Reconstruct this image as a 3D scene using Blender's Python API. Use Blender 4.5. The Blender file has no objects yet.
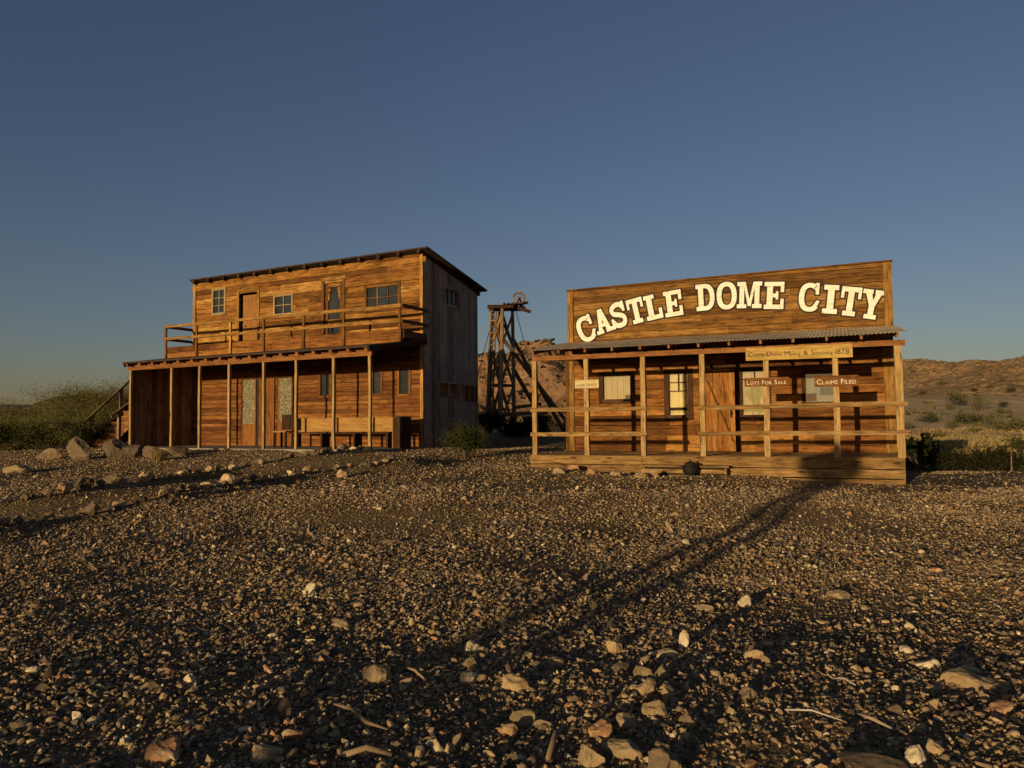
import bpy, math, random
import numpy as np
from mathutils import Vector, Matrix

sc = bpy.context.scene
COL = sc.collection
rad = math.radians
rnd = random.Random(11)
rng = np.random.default_rng(7)

# ------------------------------------------------------------------ camera
CAMZ = 1.6
FPX = 759.8
cam_d = bpy.data.cameras.new('camera')
cam = bpy.data.objects.new('camera', cam_d)
COL.objects.link(cam)
cam_d.sensor_width = 36.0
cam_d.lens = FPX / 1024 * 36.0
cam_d.clip_start = 0.05
cam_d.clip_end = 9000
cam.matrix_world = (Matrix.Translation((0, 0, CAMZ)) @ Matrix.Rotation(math.pi / 2 + 0.052, 4, 'X')
                    @ Matrix.Rotation(-0.0092, 4, 'Z'))
sc.camera = cam

# ------------------------------------------------------------------ sky, sun, exposure
SUN_EL = rad(5.3)
SUN_AZ = rad(32.3)          # heading the light travels towards, from +Y towards +X
world = bpy.data.worlds.new('World')
sc.world = world
world.use_nodes = True
wn = world.node_tree
wn.nodes.clear()
w_out = wn.nodes.new('ShaderNodeOutputWorld')
w_bg = wn.nodes.new('ShaderNodeBackground')
w_sky = wn.nodes.new('ShaderNodeTexSky')
w_sky.sky_type = 'NISHITA'
w_sky.sun_disc = False
w_sky.sun_elevation = SUN_EL
w_sky.sun_rotation = SUN_AZ + math.pi
w_sky.altitude = 300
w_sky.air_density = 1.0
w_sky.dust_density = 0.8
w_sky.ozone_density = 1.7
w_bg.inputs['Strength'].default_value = 0.079
w_wb = wn.nodes.new('ShaderNodeMix')          # white balance of the exposure
w_wb.data_type = 'RGBA'; w_wb.blend_type = 'MULTIPLY'; w_wb.inputs[0].default_value = 1.0
w_wb.inputs[7].default_value = (0.985, 0.925, 1.11, 1.0)
wn.links.new(w_sky.outputs[0], w_wb.inputs[6])
wn.links.new(w_wb.outputs[2], w_bg.inputs['Color'])
wn.links.new(w_bg.outputs[0], w_out.inputs['Surface'])

sun_d = bpy.data.lights.new('sun', 'SUN')
sun_d.energy = 4.6
sun_d.angle = rad(0.5)
sun_d.color = (1.0, 0.76, 0.42)
sun = bpy.data.objects.new('sun', sun_d)
COL.objects.link(sun)
RAY = Vector((math.sin(SUN_AZ) * math.cos(SUN_EL), math.cos(SUN_AZ) * math.cos(SUN_EL), -math.sin(SUN_EL)))
sun.rotation_euler = RAY.to_track_quat('-Z', 'Y').to_euler()
sun.location = -RAY * 60

sc.view_settings.view_transform = 'Standard'
sc.view_settings.look = 'None'
sc.view_settings.exposure = -0.1
sc.view_settings.gamma = 1.0
sc.view_settings.use_curve_mapping = False
sc.cycles.max_bounces = 5
sc.cycles.transparent_max_bounces = 16

# ------------------------------------------------------------------ helpers: objects
def link(o, parent=None):
    COL.objects.link(o)
    if parent is not None:
        o.parent = parent
    return o

def tag(o, label=None, cat=None, group=None, kind=None):
    if label: o['label'] = label
    if cat: o['category'] = cat
    if group: o['group'] = group
    if kind: o['kind'] = kind
    return o

def empty(name, loc, rz=0.0, **k):
    o = bpy.data.objects.new(name, None)
    o.location = loc
    o.rotation_euler = (0, 0, rz)
    o.empty_display_size = 0.2
    link(o)
    return tag(o, **k)

def mesh_arrays(name, verts, faces, mat, parent=None, tint=None, grain=None, smooth=False):
    """faces: (n,3) or (n,4) int array"""
    me = bpy.data.meshes.new(name)
    verts = np.asarray(verts, dtype=np.float32)
    faces = np.asarray(faces, dtype=np.int32)
    n, k = faces.shape
    me.vertices.add(len(verts)); me.vertices.foreach_set('co', verts.ravel())
    me.loops.add(n * k); me.loops.foreach_set('vertex_index', faces.ravel())
    me.polygons.add(n)
    me.polygons.foreach_set('loop_start', np.arange(0, n * k, k, dtype=np.int32))
    me.polygons.foreach_set('loop_total', np.full(n, k, dtype=np.int32))
    me.polygons.foreach_set('use_smooth', np.full(n, smooth, dtype=bool))
    me.update(calc_edges=True)
    if tint is not None:
        a = me.attributes.new('tint', 'FLOAT', 'POINT'); a.data.foreach_set('value', np.asarray(tint, dtype=np.float32))
    if grain is not None:
        a = me.attributes.new('grain', 'FLOAT_VECTOR', 'POINT'); a.data.foreach_set('vector', np.asarray(grain, dtype=np.float32).ravel())
    me.materials.append(mat)
    return link(bpy.data.objects.new(name, me), parent)

class MB:
    """collects boards, tubes and prisms with a grain direction and a random tint each; build() links ONE mesh object"""
    def __init__(s, z0=0.0):
        s.v = []; s.f = []; s.g = []; s.t = []; s.z0 = z0
    def _add(s, vs, fs, gs, tint):
        b = len(s.v)
        s.v += [tuple(x) for x in vs]; s.f += [tuple(b + i for i in q) for q in fs]
        s.g += [tuple(x) for x in gs]; s.t += [tint] * len(vs)
    def box(s, x0, x1, y0, y1, z0, z1, tint=None, jit=0.0, top=None):
        """axis aligned in the local frame; top=(z at x0 side, z at x1 side) slants the top"""
        t = rnd.random() if tint is None else tint
        j = lambda: rnd.uniform(-jit, jit)
        za, zb = (z1, z1) if top is None else top
        y0 += j(); y1 += j()
        vs = [(x0, y0, z0), (x1, y0, z0), (x1, y1, z0), (x0, y1, z0), (x0, y0, za), (x1, y0, zb), (x1, y1, zb), (x0, y1, za)]
        fs = [(0, 3, 2, 1), (4, 5, 6, 7), (0, 1, 5, 4), (1, 2, 6, 5), (2, 3, 7, 6), (3, 0, 4, 7)]
        d = (abs(x1 - x0), abs(y1 - y0), abs(z1 - z0))
        k = d.index(max(d)); o = [rnd.uniform(0, 50) for _ in range(3)]
        gs = []
        for v in vs:
            a = [v[k], v[(k + 1) % 3], v[(k + 2) % 3]]
            gs.append((a[0] + o[0], a[1] + o[1], a[2] + o[2]))
        s._add(vs, fs, gs, t)
    def boxy(s, x0, x1, y0, y1, z0, za, zb, tint=None):
        """upright board whose top slants along y"""
        t = rnd.random() if tint is None else tint
        vs = [(x0, y0, z0), (x1, y0, z0), (x1, y1, z0), (x0, y1, z0), (x0, y0, za), (x1, y0, za), (x1, y1, zb), (x0, y1, zb)]
        fs = [(0, 3, 2, 1), (4, 5, 6, 7), (0, 1, 5, 4), (1, 2, 6, 5), (2, 3, 7, 6), (3, 0, 4, 7)]
        o = [rnd.uniform(0, 50) for _ in range(3)]
        gs = [(v[2] + o[0], v[0] + o[1], v[1] + o[2]) for v in vs]
        s._add(vs, fs, gs, t)
    def bar(s, p0, p1, w, h, up=(0, 0, 1), tint=None, taper=1.0):
        p0 = Vector(p0); p1 = Vector(p1); a = (p1 - p0); L = a.length; a.normalize()
        up = Vector(up)
        b = a.cross(up)
        if b.length < 1e-4: b = a.cross(Vector((1, 0, 0)))
        b.normalize(); c = b.cross(a)
        t = rnd.random() if tint is None else tint
        o = [rnd.uniform(0, 50) for _ in range(3)]
        vs = []; gs = []
        for q, l, k in ((p0, 0, 1.0), (p1, L, taper)):
            for sb, sc_ in ((-1, -1), (1, -1), (1, 1), (-1, 1)):
                vs.append(q + b * (sb * w / 2 * k) + c * (sc_ * h / 2 * k))
                gs.append((l + o[0], sb * w / 2 + o[1], sc_ * h / 2 + o[2]))
        fs = [(3, 2, 1, 0), (4, 5, 6, 7), (0, 1, 5, 4), (1, 2, 6, 5), (2, 3, 7, 6), (3, 0, 4, 7)]
        s._add(vs, fs, gs, t)
    def wbar(s, p0, p1, w, h, up=(0, 0, 1), tint=None, taper=1.0, wob=0.006, n=7):
        """hand hewn bar: slightly crooked, its section varying along the length"""
        p0 = Vector(p0); p1 = Vector(p1); a = (p1 - p0); L = a.length; a.normalize()
        b = a.cross(Vector(up)).normalized(); c = b.cross(a)
        t = rnd.random() if tint is None else tint
        o = [rnd.uniform(0, 50) for _ in range(3)]
        vs = []; gs = []; fs = []; ph = rnd.uniform(0, 6)
        for i in range(n + 1):
            f = i / n; k = 1 + (taper - 1) * f
            q = p0 + a * (L * f) + b * (wob * (math.sin(ph + f * 5) + rnd.uniform(-.6, .6)) * (0 < i < n)) + c * (wob * (math.cos(ph + f * 4) + rnd.uniform(-.6, .6)) * (0 < i < n))
            for sb, sc_ in ((-1, -1), (1, -1), (1, 1), (-1, 1)):
                ww = w / 2 * k * rnd.uniform(.9, 1.08); hh = h / 2 * k * rnd.uniform(.92, 1.07)
                vs.append(q + b * (sb * ww) + c * (sc_ * hh)); gs.append((L * f + o[0], sb * w / 2 + o[1], sc_ * h / 2 + o[2]))
        for i in range(n):
            for k in range(4):
                a0 = i * 4 + k; a1 = i * 4 + (k + 1) % 4
                fs.append((a0, a1, a1 + 4, a0 + 4))
        fs.append((3, 2, 1, 0)); fs.append(tuple(n * 4 + k for k in range(4)))
        s._add(vs, fs, gs, t)
    def tube(s, pts, r, n=7, tint=None, cap=True):
        """polyline tube, r a number or a list"""
        pts = [Vector(p) for p in pts]
        rs = r if isinstance(r, (list, tuple)) else [r] * len(pts)
        t = rnd.random() if tint is None else tint
        o = [rnd.uniform(0, 50) for _ in range(3)]
        vs = []; gs = []; L = 0
        for i, p in enumerate(pts):
            d = (pts[min(i + 1, len(pts) - 1)] - pts[max(i - 1, 0)]).normalized()
            b = d.cross(Vector((0.31, 0.11, 0.94)))
            if b.length < 0.05: b = d.cross(Vector((1, 0, 0)))
            b.normalize(); c = b.cross(d)
            if i: L += (p - pts[i - 1]).length
            for k in range(n):
                an = 2 * math.pi * k / n
                vs.append(p + b * (math.cos(an) * rs[i]) + c * (math.sin(an) * rs[i]))
                gs.append((L + o[0], math.cos(an) * rs[i] + o[1], math.sin(an) * rs[i] + o[2]))
        fs = []
        for i in range(len(pts) - 1):
            for k in range(n):
                a0 = i * n + k; a1 = i * n + (k + 1) % n
                fs.append((a0, a1, a1 + n, a0 + n))
        if cap:
            fs.append(tuple(range(n - 1, -1, -1))); fs.append(tuple((len(pts) - 1) * n + k for k in range(n)))
        s._add(vs, fs, gs, t)
    def prism(s, poly, y0, y1, tint=None):
        """polygon of (x,z) corners, counter-clockwise, extruded from y1 (back) to y0 (front)"""
        n = len(poly); t = rnd.random() if tint is None else tint
        vs = [(x, y0, z) for x, z in poly] + [(x, y1, z) for x, z in poly]
        fs = [tuple(range(n)), tuple(range(2 * n - 1, n - 1, -1))]
        for i in range(n):
            j = (i + 1) % n
            fs.append((i, i + n, j + n, j))
        s._add(vs, fs, [(v[0], v[2], v[1]) for v in vs], t)
    def revolve(s, prof, c=(0, 0, 0), n=16, tint=0.5):
        vs = []; fs = []
        for r, z in prof:
            for k in range(n):
                a = 2 * math.pi * k / n
                vs.append((c[0] + r * math.cos(a), c[1] + r * math.sin(a), c[2] + z))
        for i in range(len(prof) - 1):
            for k in range(n):
                a0 = i * n + k; a1 = i * n + (k + 1) % n
                fs.append((a0, a1, a1 + n, a0 + n))
        fs.append(tuple(range(n - 1, -1, -1))); fs.append(tuple((len(prof) - 1) * n + k for k in range(n)))
        s._add(vs, fs, [(v[0], v[1], v[2]) for v in vs], tint)
    def build(s, name, mat, parent=None, smooth=False):
        me = bpy.data.meshes.new(name)
        me.from_pydata([(x, y, z - s.z0) for x, y, z in s.v], [], s.f)
        a = me.attributes.new('tint', 'FLOAT', 'POINT'); a.data.foreach_set('value', s.t)
        a = me.attributes.new('grain', 'FLOAT_VECTOR', 'POINT'); a.data.foreach_set('vector', [c for g in s.g for c in g])
        if smooth: me.polygons.foreach_set('use_smooth', [True] * len(me.polygons))
        me.materials.append(mat); me.update()
        return link(bpy.data.objects.new(name, me), parent)

# ------------------------------------------------------------------ helpers: materials
def nmat(name):
    m = bpy.data.materials.new(name); m.use_nodes = True
    t = m.node_tree; t.nodes.clear()
    out = t.nodes.new('ShaderNodeOutputMaterial')
    return m, t, out

def N(t, kind, **props):
    n = t.nodes.new(kind)
    for k, v in props.items(): setattr(n, k, v)
    return n

def ramp(t, stops, src):
    r = t.nodes.new('ShaderNodeValToRGB')
    els = r.color_ramp.elements
    while len(els) > 1: els.remove(els[0])
    els[0].position = stops[0][0]; els[0].color = (*stops[0][1], 1)
    for p, c in stops[1:]:
        e = els.new(p); e.color = (*c, 1)
    t.links.new(src, r.inputs['Fac'])
    return r

def mixc(t, blend, fac, a, b):
    m = N(t, 'ShaderNodeMix', data_type='RGBA', blend_type=blend)
    if isinstance(fac, (int, float)): m.inputs[0].default_value = fac
    else: t.links.new(fac, m.inputs[0])
    for i, x in ((6, a), (7, b)):
        if isinstance(x, tuple): m.inputs[i].default_value = (*x, 1)
        else: t.links.new(x, m.inputs[i])
    return m.outputs[2]

def math_n(t, op, a, b=0.0):
    m = N(t, 'ShaderNodeMath', operation=op)
    for i, x in ((0, a), (1, b)):
        if isinstance(x, (int, float)): m.inputs[i].default_value = x
        else: t.links.new(x, m.inputs[i])
    return m.outputs[0]

def wood(name, stops, rough=0.85, knots=0.7, streak=0.85, bump=0.5):
    """weathered board: board-to-board tint, long grain, knots and dark weather streaks along the board"""
    m, t, out = nmat(name)
    g = N(t, 'ShaderNodeAttribute', attribute_name='grain')
    ti = N(t, 'ShaderNodeAttribute', attribute_name='tint')
    def mapped(sx, sy, sz):
        mp = N(t, 'ShaderNodeMapping'); mp.inputs['Scale'].default_value = (sx, sy, sz)
        t.links.new(g.outputs['Vector'], mp.inputs['Vector']); return mp.outputs[0]
    def noise(sc_, det, ro=0.6):
        n = N(t, 'ShaderNodeTexNoise'); n.inputs['Scale'].default_value = 1; n.inputs['Detail'].default_value = det; n.inputs['Roughness'].default_value = ro
        t.links.new(mapped(*sc_), n.inputs['Vector']); return n.outputs[0]
    n1 = noise((2.6, 30, 30), 6, 0.7)        # fine grain
    n2 = noise((0.8, 5, 5), 4)               # broad colour drift
    n3 = noise((1.3, 12, 12), 6, 0.7)       # streaks a hand wide
    n4 = noise((2.4, 2.4, 2.4), 5, 0.7)      # blotches of weathering
    v = N(t, 'ShaderNodeTexVoronoi'); v.inputs['Scale'].default_value = 1
    t.links.new(mapped(1.9, 6.0, 6.0), v.inputs['Vector'])
    f = math_n(t, 'ADD', math_n(t, 'MULTIPLY', ti.outputs['Fac'], 0.72), math_n(t, 'MULTIPLY', n2, 0.32))
    base = ramp(t, stops, f).outputs[0]
    gr = ramp(t, [(0.34, (0.30, 0.26, 0.22)), (0.56, (1.05, 1.02, 1.0)), (0.75, (1.30, 1.28, 1.22))], n1).outputs[0]
    c = mixc(t, 'MULTIPLY', streak, base, gr)
    c = mixc(t, 'MULTIPLY', streak, c, ramp(t, [(0.34, (0.42, 0.37, 0.33)), (0.5, (1.0, 1.0, 1.0)), (0.7, (1.18, 1.16, 1.12))], n3).outputs[0])
    c = mixc(t, 'MULTIPLY', streak * 0.6, c, ramp(t, [(0.35, (0.45, 0.42, 0.40)), (0.55, (1.05, 1.05, 1.05))], n4).outputs[0])
    kn = ramp(t, [(0.05, (0.16, 0.12, 0.10)), (0.22, (1, 1, 1))], v.outputs['Distance']).outputs[0]
    c = mixc(t, 'MULTIPLY', knots, c, kn)
    b = N(t, 'ShaderNodeBump'); b.inputs['Strength'].default_value = bump; b.inputs['Distance'].default_value = 0.008
    t.links.new(n1, b.inputs['Height'])
    p = N(t, 'ShaderNodeBsdfPrincipled'); p.inputs['Roughness'].default_value = rough
    p.inputs['Specular IOR Level'].default_value = 0.2
    t.links.new(c, p.inputs['Base Color']); t.links.new(b.outputs[0], p.inputs['Normal'])
    t.links.new(p.outputs[0], out.inputs['Surface'])
    return m

def plain(name, stops, scale=6.0, rough=0.8, metal=0.0, bump=0.0, spec=0.3):
    m, t, out = nmat(name)
    tc = N(t, 'ShaderNodeTexCoord')
    n = N(t, 'ShaderNodeTexNoise'); n.inputs['Scale'].default_value = scale; n.inputs['Detail'].default_value = 6
    t.links.new(tc.outputs['Object'], n.inputs['Vector'])
    c = ramp(t, stops, n.outputs[0]).outputs[0]
    p = N(t, 'ShaderNodeBsdfPrincipled'); p.inputs['Roughness'].default_value = rough; p.inputs['Metallic'].default_value = metal
    p.inputs['Specular IOR Level'].default_value = spec
    t.links.new(c, p.inputs['Base Color'])
    if bump:
        b = N(t, 'ShaderNodeBump'); b.inputs['Strength'].default_value = bump; b.inputs['Distance'].default_value = 0.02
        t.links.new(n.outputs[0], b.inputs['Height']); t.links.new(b.outputs[0], p.inputs['Normal'])
    t.links.new(p.outputs[0], out.inputs['Surface'])
    return m

def tinted(name, stops, rough=0.9, scale=20.0, noise=0.35, bump=0.4, bdist=0.01, dust=None):
    """stone or leaf: colour picked by the per-piece tint, with mottling"""
    m, t, out = nmat(name)
    ti = N(t, 'ShaderNodeAttribute', attribute_name='tint')
    tc = N(t, 'ShaderNodeTexCoord')
    n = N(t, 'ShaderNodeTexNoise'); n.inputs['Scale'].default_value = scale; n.inputs['Detail'].default_value = 5
    t.links.new(tc.outputs['Object'], n.inputs['Vector'])
    f = math_n(t, 'ADD', ti.outputs['Fac'], math_n(t, 'MULTIPLY', math_n(t, 'SUBTRACT', n.outputs[0], 0.5), noise))
    c = ramp(t, stops, f).outputs[0]
    p = N(t, 'ShaderNodeBsdfPrincipled'); p.inputs['Roughness'].default_value = rough; p.inputs['Specular IOR Level'].default_value = 0.2
    t.links.new(c, p.inputs['Base Color'])
    if bump:
        b = N(t, 'ShaderNodeBump'); b.inputs['Strength'].default_value = bump; b.inputs['Distance'].default_value = bdist
        t.links.new(n.outputs[0], b.inputs['Height']); t.links.new(b.outputs[0], p.inputs['Normal'])
    t.links.new(p.outputs[0], out.inputs['Surface'])
    return m

def leafmat(name, stops):
    m, t, out = nmat(name)
    ti = N(t, 'ShaderNodeAttribute', attribute_name='tint')
    c = ramp(t, stops, ti.outputs['Fac']).outputs[0]
    d = N(t, 'ShaderNodeBsdfDiffuse'); tr = N(t, 'ShaderNodeBsdfTranslucent')
    t.links.new(c, d.inputs['Color']); t.links.new(c, tr.inputs['Color'])
    mx = N(t, 'ShaderNodeMixShader'); mx.inputs[0].default_value = 0.3
    t.links.new(d.outputs[0], mx.inputs[1]); t.links.new(tr.outputs[0], mx.inputs[2])
    t.links.new(mx.outputs[0], out.inputs['Surface'])
    return m

def glassmat(name, tint=(0.9, 0.9, 0.88), gloss=0.0, rough=0.03):
    m, t, out = nmat(name)
    tr = N(t, 'ShaderNodeBsdfTransparent'); tr.inputs[0].default_value = (*tint, 1)
    gl = N(t, 'ShaderNodeBsdfGlossy'); gl.inputs['Roughness'].default_value = rough
    fr = N(t, 'ShaderNodeFresnel'); fr.inputs[0].default_value = 1.5
    f = math_n(t, 'ADD', fr.outputs[0], gloss)
    mx = N(t, 'ShaderNodeMixShader'); t.links.new(f, mx.inputs[0])
    t.links.new(tr.outputs[0], mx.inputs[1]); t.links.new(gl.outputs[0], mx.inputs[2])
    t.links.new(mx.outputs[0], out.inputs['Surface'])
    return m

M = {}
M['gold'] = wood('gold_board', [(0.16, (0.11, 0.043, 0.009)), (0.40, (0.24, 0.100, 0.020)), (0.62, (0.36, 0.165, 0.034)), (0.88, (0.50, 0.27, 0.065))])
M['facade'] = wood('facade_board', [(0.18, (0.10, 0.043, 0.010)), (0.5, (0.225, 0.108, 0.024)), (0.88, (0.36, 0.195, 0.050))])
M['amber'] = wood('amber_board', [(0.18, (0.13, 0.050, 0.011)), (0.5, (0.27, 0.108, 0.023)), (0.88, (0.41, 0.190, 0.045))])
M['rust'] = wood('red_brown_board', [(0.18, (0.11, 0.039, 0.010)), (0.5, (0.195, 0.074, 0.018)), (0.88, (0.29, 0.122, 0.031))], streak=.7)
M['pale'] = wood('pale_lumber', [(0.1, (0.28, 0.165, 0.060)), (0.5, (0.40, 0.250, 0.095)), (0.95, (0.50, 0.33, 0.14))], streak=0.6)
M['deck'] = wood('deck_lumber', [(0.1, (0.16, 0.088, 0.030)), (0.5, (0.26, 0.150, 0.052)), (0.95, (0.38, 0.235, 0.088))], knots=0.95)
M['beam'] = wood('red_beam', [(0.1, (0.18, 0.072, 0.022)), (0.6, (0.28, 0.120, 0.038)), (0.95, (0.36, 0.17, 0.06))], streak=0.6)
M['grey'] = wood('grey_weathered_board', [(0.1, (0.19, 0.135, 0.10)), (0.5, (0.33, 0.245, 0.185)), (0.95, (0.45, 0.345, 0.27))], streak=.6)
M['dark'] = wood('dark_brown_board', [(0.1, (0.035, 0.016, 0.008)), (0.5, (0.075, 0.036, 0.016)), (0.95, (0.12, 0.058, 0.026))])
M['log'] = wood('old_mine_timber', [(0.1, (0.12, 0.072, 0.038)), (0.5, (0.24, 0.145, 0.072)), (0.95, (0.38, 0.24, 0.125))])
M['door'] = wood('orange_door_board', [(0.1, (0.22, 0.090, 0.024)), (0.5, (0.32, 0.145, 0.04)), (0.95, (0.40, 0.19, 0.055))], streak=0.5)
M['frame'] = wood('cream_frame', [(0.1, (0.28, 0.20, 0.10)), (0.9, (0.42, 0.32, 0.17))], streak=0.4, knots=0.1)
M['bench'] = wood('orange_bench_board', [(0.1, (0.30, 0.15, 0.04)), (0.9, (0.42, 0.23, 0.07))], streak=0.5)
M['white_sign'] = wood('pale_sign_board', [(0.1, (0.50, 0.40, 0.19)), (0.9, (0.62, 0.51, 0.27))], streak=0.3, knots=0.1)
M['sign'] = wood('yellow_sign_board', [(0.1, (0.42, 0.26, 0.065)), (0.9, (0.56, 0.37, 0.11))], streak=0.5, knots=0.2)
M['tin'] = plain('rusty_tin', [(0.3, (0.34, 0.22, 0.115)), (0.5, (0.55, 0.42, 0.25)), (0.7, (0.66, 0.53, 0.34))], scale=2.5, rough=0.7, spec=0.3)
M['roofing'] = plain('dark_roofing', [(0.3, (0.03, 0.019, 0.014)), (0.7, (0.075, 0.046, 0.030))], scale=4, rough=0.85)
M['cream'] = plain('cream_paint', [(0.25, (0.66, 0.60, 0.44)), (0.5, (0.80, 0.74, 0.56)), (0.75, (0.85, 0.80, 0.62))], scale=5, rough=0.7)
def chipped():
    m, t, out = nmat('weathered_sign_paint')
    tc = N(t, 'ShaderNodeTexCoord')
    def nz(sc_, det, vec=(1, 1, 1)):
        mp = N(t, 'ShaderNodeMapping'); mp.inputs['Scale'].default_value = vec; t.links.new(tc.outputs['Object'], mp.inputs[0])
        n = N(t, 'ShaderNodeTexNoise'); n.inputs['Scale'].default_value = sc_; n.inputs['Detail'].default_value = det; n.inputs['Roughness'].default_value = .7
        t.links.new(mp.outputs[0], n.inputs['Vector']); return n.outputs[0]
    c = ramp(t, [(0.3, (0.64, 0.59, 0.45)), (0.5, (0.78, 0.74, 0.60)), (0.7, (0.86, 0.83, 0.71))], nz(5, 6, (.5, 1, 2.5))).outputs[0]
    c = mixc(t, 'MIX', ramp(t, [(0.60, (0, 0, 0)), (0.68, (1, 1, 1))], nz(16, 8, (.45, 1, 1.6))).outputs[0], c, (0.22, 0.13, 0.05))
    sp = N(t, 'ShaderNodeSeparateXYZ'); t.links.new(tc.outputs['Object'], sp.inputs[0])
    fr = math_n(t, 'FRACT', math_n(t, 'DIVIDE', math_n(t, 'ADD', sp.outputs[2], math_n(t, 'MULTIPLY', nz(2, 2), .02)), .165))
    c = mixc(t, 'MIX', math_n(t, 'MULTIPLY', math_n(t, 'LESS_THAN', fr, .06), .28), c, (0.16, 0.09, 0.035))
    p = N(t, 'ShaderNodeBsdfPrincipled'); p.inputs['Roughness'].default_value = .8; p.inputs['Specular IOR Level'].default_value = .2
    t.links.new(c, p.inputs['Base Color']); t.links.new(p.outputs[0], out.inputs['Surface']); return m
M['letter'] = chipped()
M['ink'] = plain('black_paint', [(0.3, (0.022, 0.014, 0.008)), (0.7, (0.04, 0.025, 0.014))], scale=8)
M['iron'] = plain('black_iron', [(0.3, (0.008, 0.007, 0.006)), (0.7, (0.02, 0.017, 0.014))], scale=12, rough=0.75, spec=0.2)
M['curtain'] = plain('cream_curtain', [(0.3, (0.42, 0.34, 0.18)), (0.7, (0.53, 0.44, 0.25))], scale=3, rough=0.9)
M['bright_curtain'] = plain('sunny_yellow_curtain', [(0.3, (0.66, 0.54, 0.24)), (0.7, (0.78, 0.66, 0.33))], scale=3, rough=0.9)
M['blue_blind'] = plain('grey_blind', [(0.3, (0.20, 0.20, 0.20)), (0.7, (0.30, 0.29, 0.27))], scale=3, rough=0.9)
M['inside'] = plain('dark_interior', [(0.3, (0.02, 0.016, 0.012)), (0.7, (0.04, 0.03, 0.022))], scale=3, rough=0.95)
M['glass'] = glassmat('window_glass')
M['dark_glass'] = plain('dark_window_glass', [(0.3, (0.018, 0.020, 0.020)), (0.7, (0.04, 0.041, 0.038))], scale=2.0, rough=0.18, spec=0.4)
M['concrete'] = plain('dusty_concrete', [(0.3, (0.20, 0.16, 0.11)), (0.7, (0.30, 0.25, 0.18))], scale=9, rough=0.95, bump=0.3)
M['galv'] = plain('dull_steel', [(0.3, (0.30, 0.27, 0.22)), (0.7, (0.42, 0.38, 0.32))], scale=9, rough=0.6)
STONE_STOPS = [(0.0, (0.05, 0.038, 0.028)), (0.22, (0.13, 0.092, 0.056)), (0.45, (0.27, 0.185, 0.098)), (0.7, (0.40, 0.275, 0.14)),
               (0.8, (0.34, 0.155, 0.07)), (0.9, (0.50, 0.37, 0.20)), (1.0, (0.62, 0.51, 0.32))]
M['stone'] = tinted('desert_stone', STONE_STOPS)
M['rock'] = tinted('desert_rock', STONE_STOPS, scale=16, noise=0.5, bump=0.8, bdist=0.015)
M['olive'] = leafmat('olive_leaf', [(0, (0.075, 0.064, 0.020)), (0.5, (0.15, 0.128, 0.042)), (1, (0.22, 0.185, 0.066))])
M['green'] = leafmat('green_leaf', [(0, (0.022, 0.027, 0.007)), (0.5, (0.05, 0.058, 0.015)), (1, (0.09, 0.095, 0.027))])
M['weed'] = leafmat('weed_leaf', [(0, (0.075, 0.075, 0.022)), (0.5, (0.15, 0.145, 0.044)), (1, (0.22, 0.20, 0.07))])
M['darkgreen'] = leafmat('dark_leaf', [(0, (0.010, 0.013, 0.005)), (0.5, (0.024, 0.028, 0.010)), (1, (0.05, 0.052, 0.02))])  # darkened so the shrubs right of the porch look shaded by the building
M['dry'] = leafmat('dry_grass', [(0, (0.24, 0.165, 0.065)), (1, (0.42, 0.30, 0.13))])
M['twig'] = tinted('twig_bark', [(0, (0.05, 0.035, 0.02)), (1, (0.16, 0.11, 0.065))], scale=30)
M['stick'] = tinted('dry_stick', [(0, (0.16, 0.10, 0.055)), (0.6, (0.28, 0.19, 0.11)), (1, (0.48, 0.42, 0.34))], scale=40)

def groundmat():
    m, t, out = nmat('desert_soil')
    tc = N(t, 'ShaderNodeTexCoord')
    n1 = N(t, 'ShaderNodeTexNoise'); n1.inputs['Scale'].default_value = 0.35; n1.inputs['Detail'].default_value = 6
    n2 = N(t, 'ShaderNodeTexNoise'); n2.inputs['Scale'].default_value = 38; n2.inputs['Detail'].default_value = 5; n2.inputs['Roughness'].default_value = 0.7
    v = N(t, 'ShaderNodeTexVoronoi'); v.inputs['Scale'].default_value = 26
    for q in (n1, n2, v): t.links.new(tc.outputs['Object'], q.inputs['Vector'])
    base = ramp(t, [(0.3, (0.115, 0.078, 0.041)), (0.5, (0.19, 0.130, 0.066)), (0.7, (0.29, 0.20, 0.10))], n1.outputs[0]).outputs[0]
    sp = ramp(t, [(0.3, (0.45, 0.42, 0.40)), (0.7, (1.25, 1.2, 1.15))], n2.outputs[0]).outputs[0]
    c = mixc(t, 'MULTIPLY', 0.8, base, sp)
    hs = N(t, 'ShaderNodeSeparateColor'); t.links.new(v.outputs['Color'], hs.inputs[0])
    c = mixc(t, 'MULTIPLY', 0.6, c, ramp(t, [(0.1, (0.5, 0.5, 0.5)), (0.9, (1.35, 1.28, 1.2))], hs.outputs[0]).outputs[0])
    b1 = N(t, 'ShaderNodeBump'); b1.inputs['Strength'].default_value = 0.8; b1.inputs['Distance'].default_value = 0.02
    t.links.new(v.outputs['Distance'], b1.inputs['Height']); b1.invert = True
    b2 = N(t, 'ShaderNodeBump'); b2.inputs['Strength'].default_value = 0.6; b2.inputs['Distance'].default_value = 0.012
    t.links.new(n2.outputs[0], b2.inputs['Height']); t.links.new(b1.outputs[0], b2.inputs['Normal'])
    p = N(t, 'ShaderNodeBsdfPrincipled'); p.inputs['Roughness'].default_value = 0.95; p.inputs['Specular IOR Level'].default_value = 0.1
    t.links.new(c, p.inputs['Base Color']); t.links.new(b2.outputs[0], p.inputs['Normal'])
    t.links.new(p.outputs[0], out.inputs['Surface'])
    return m
M['soil'] = groundmat()

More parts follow.
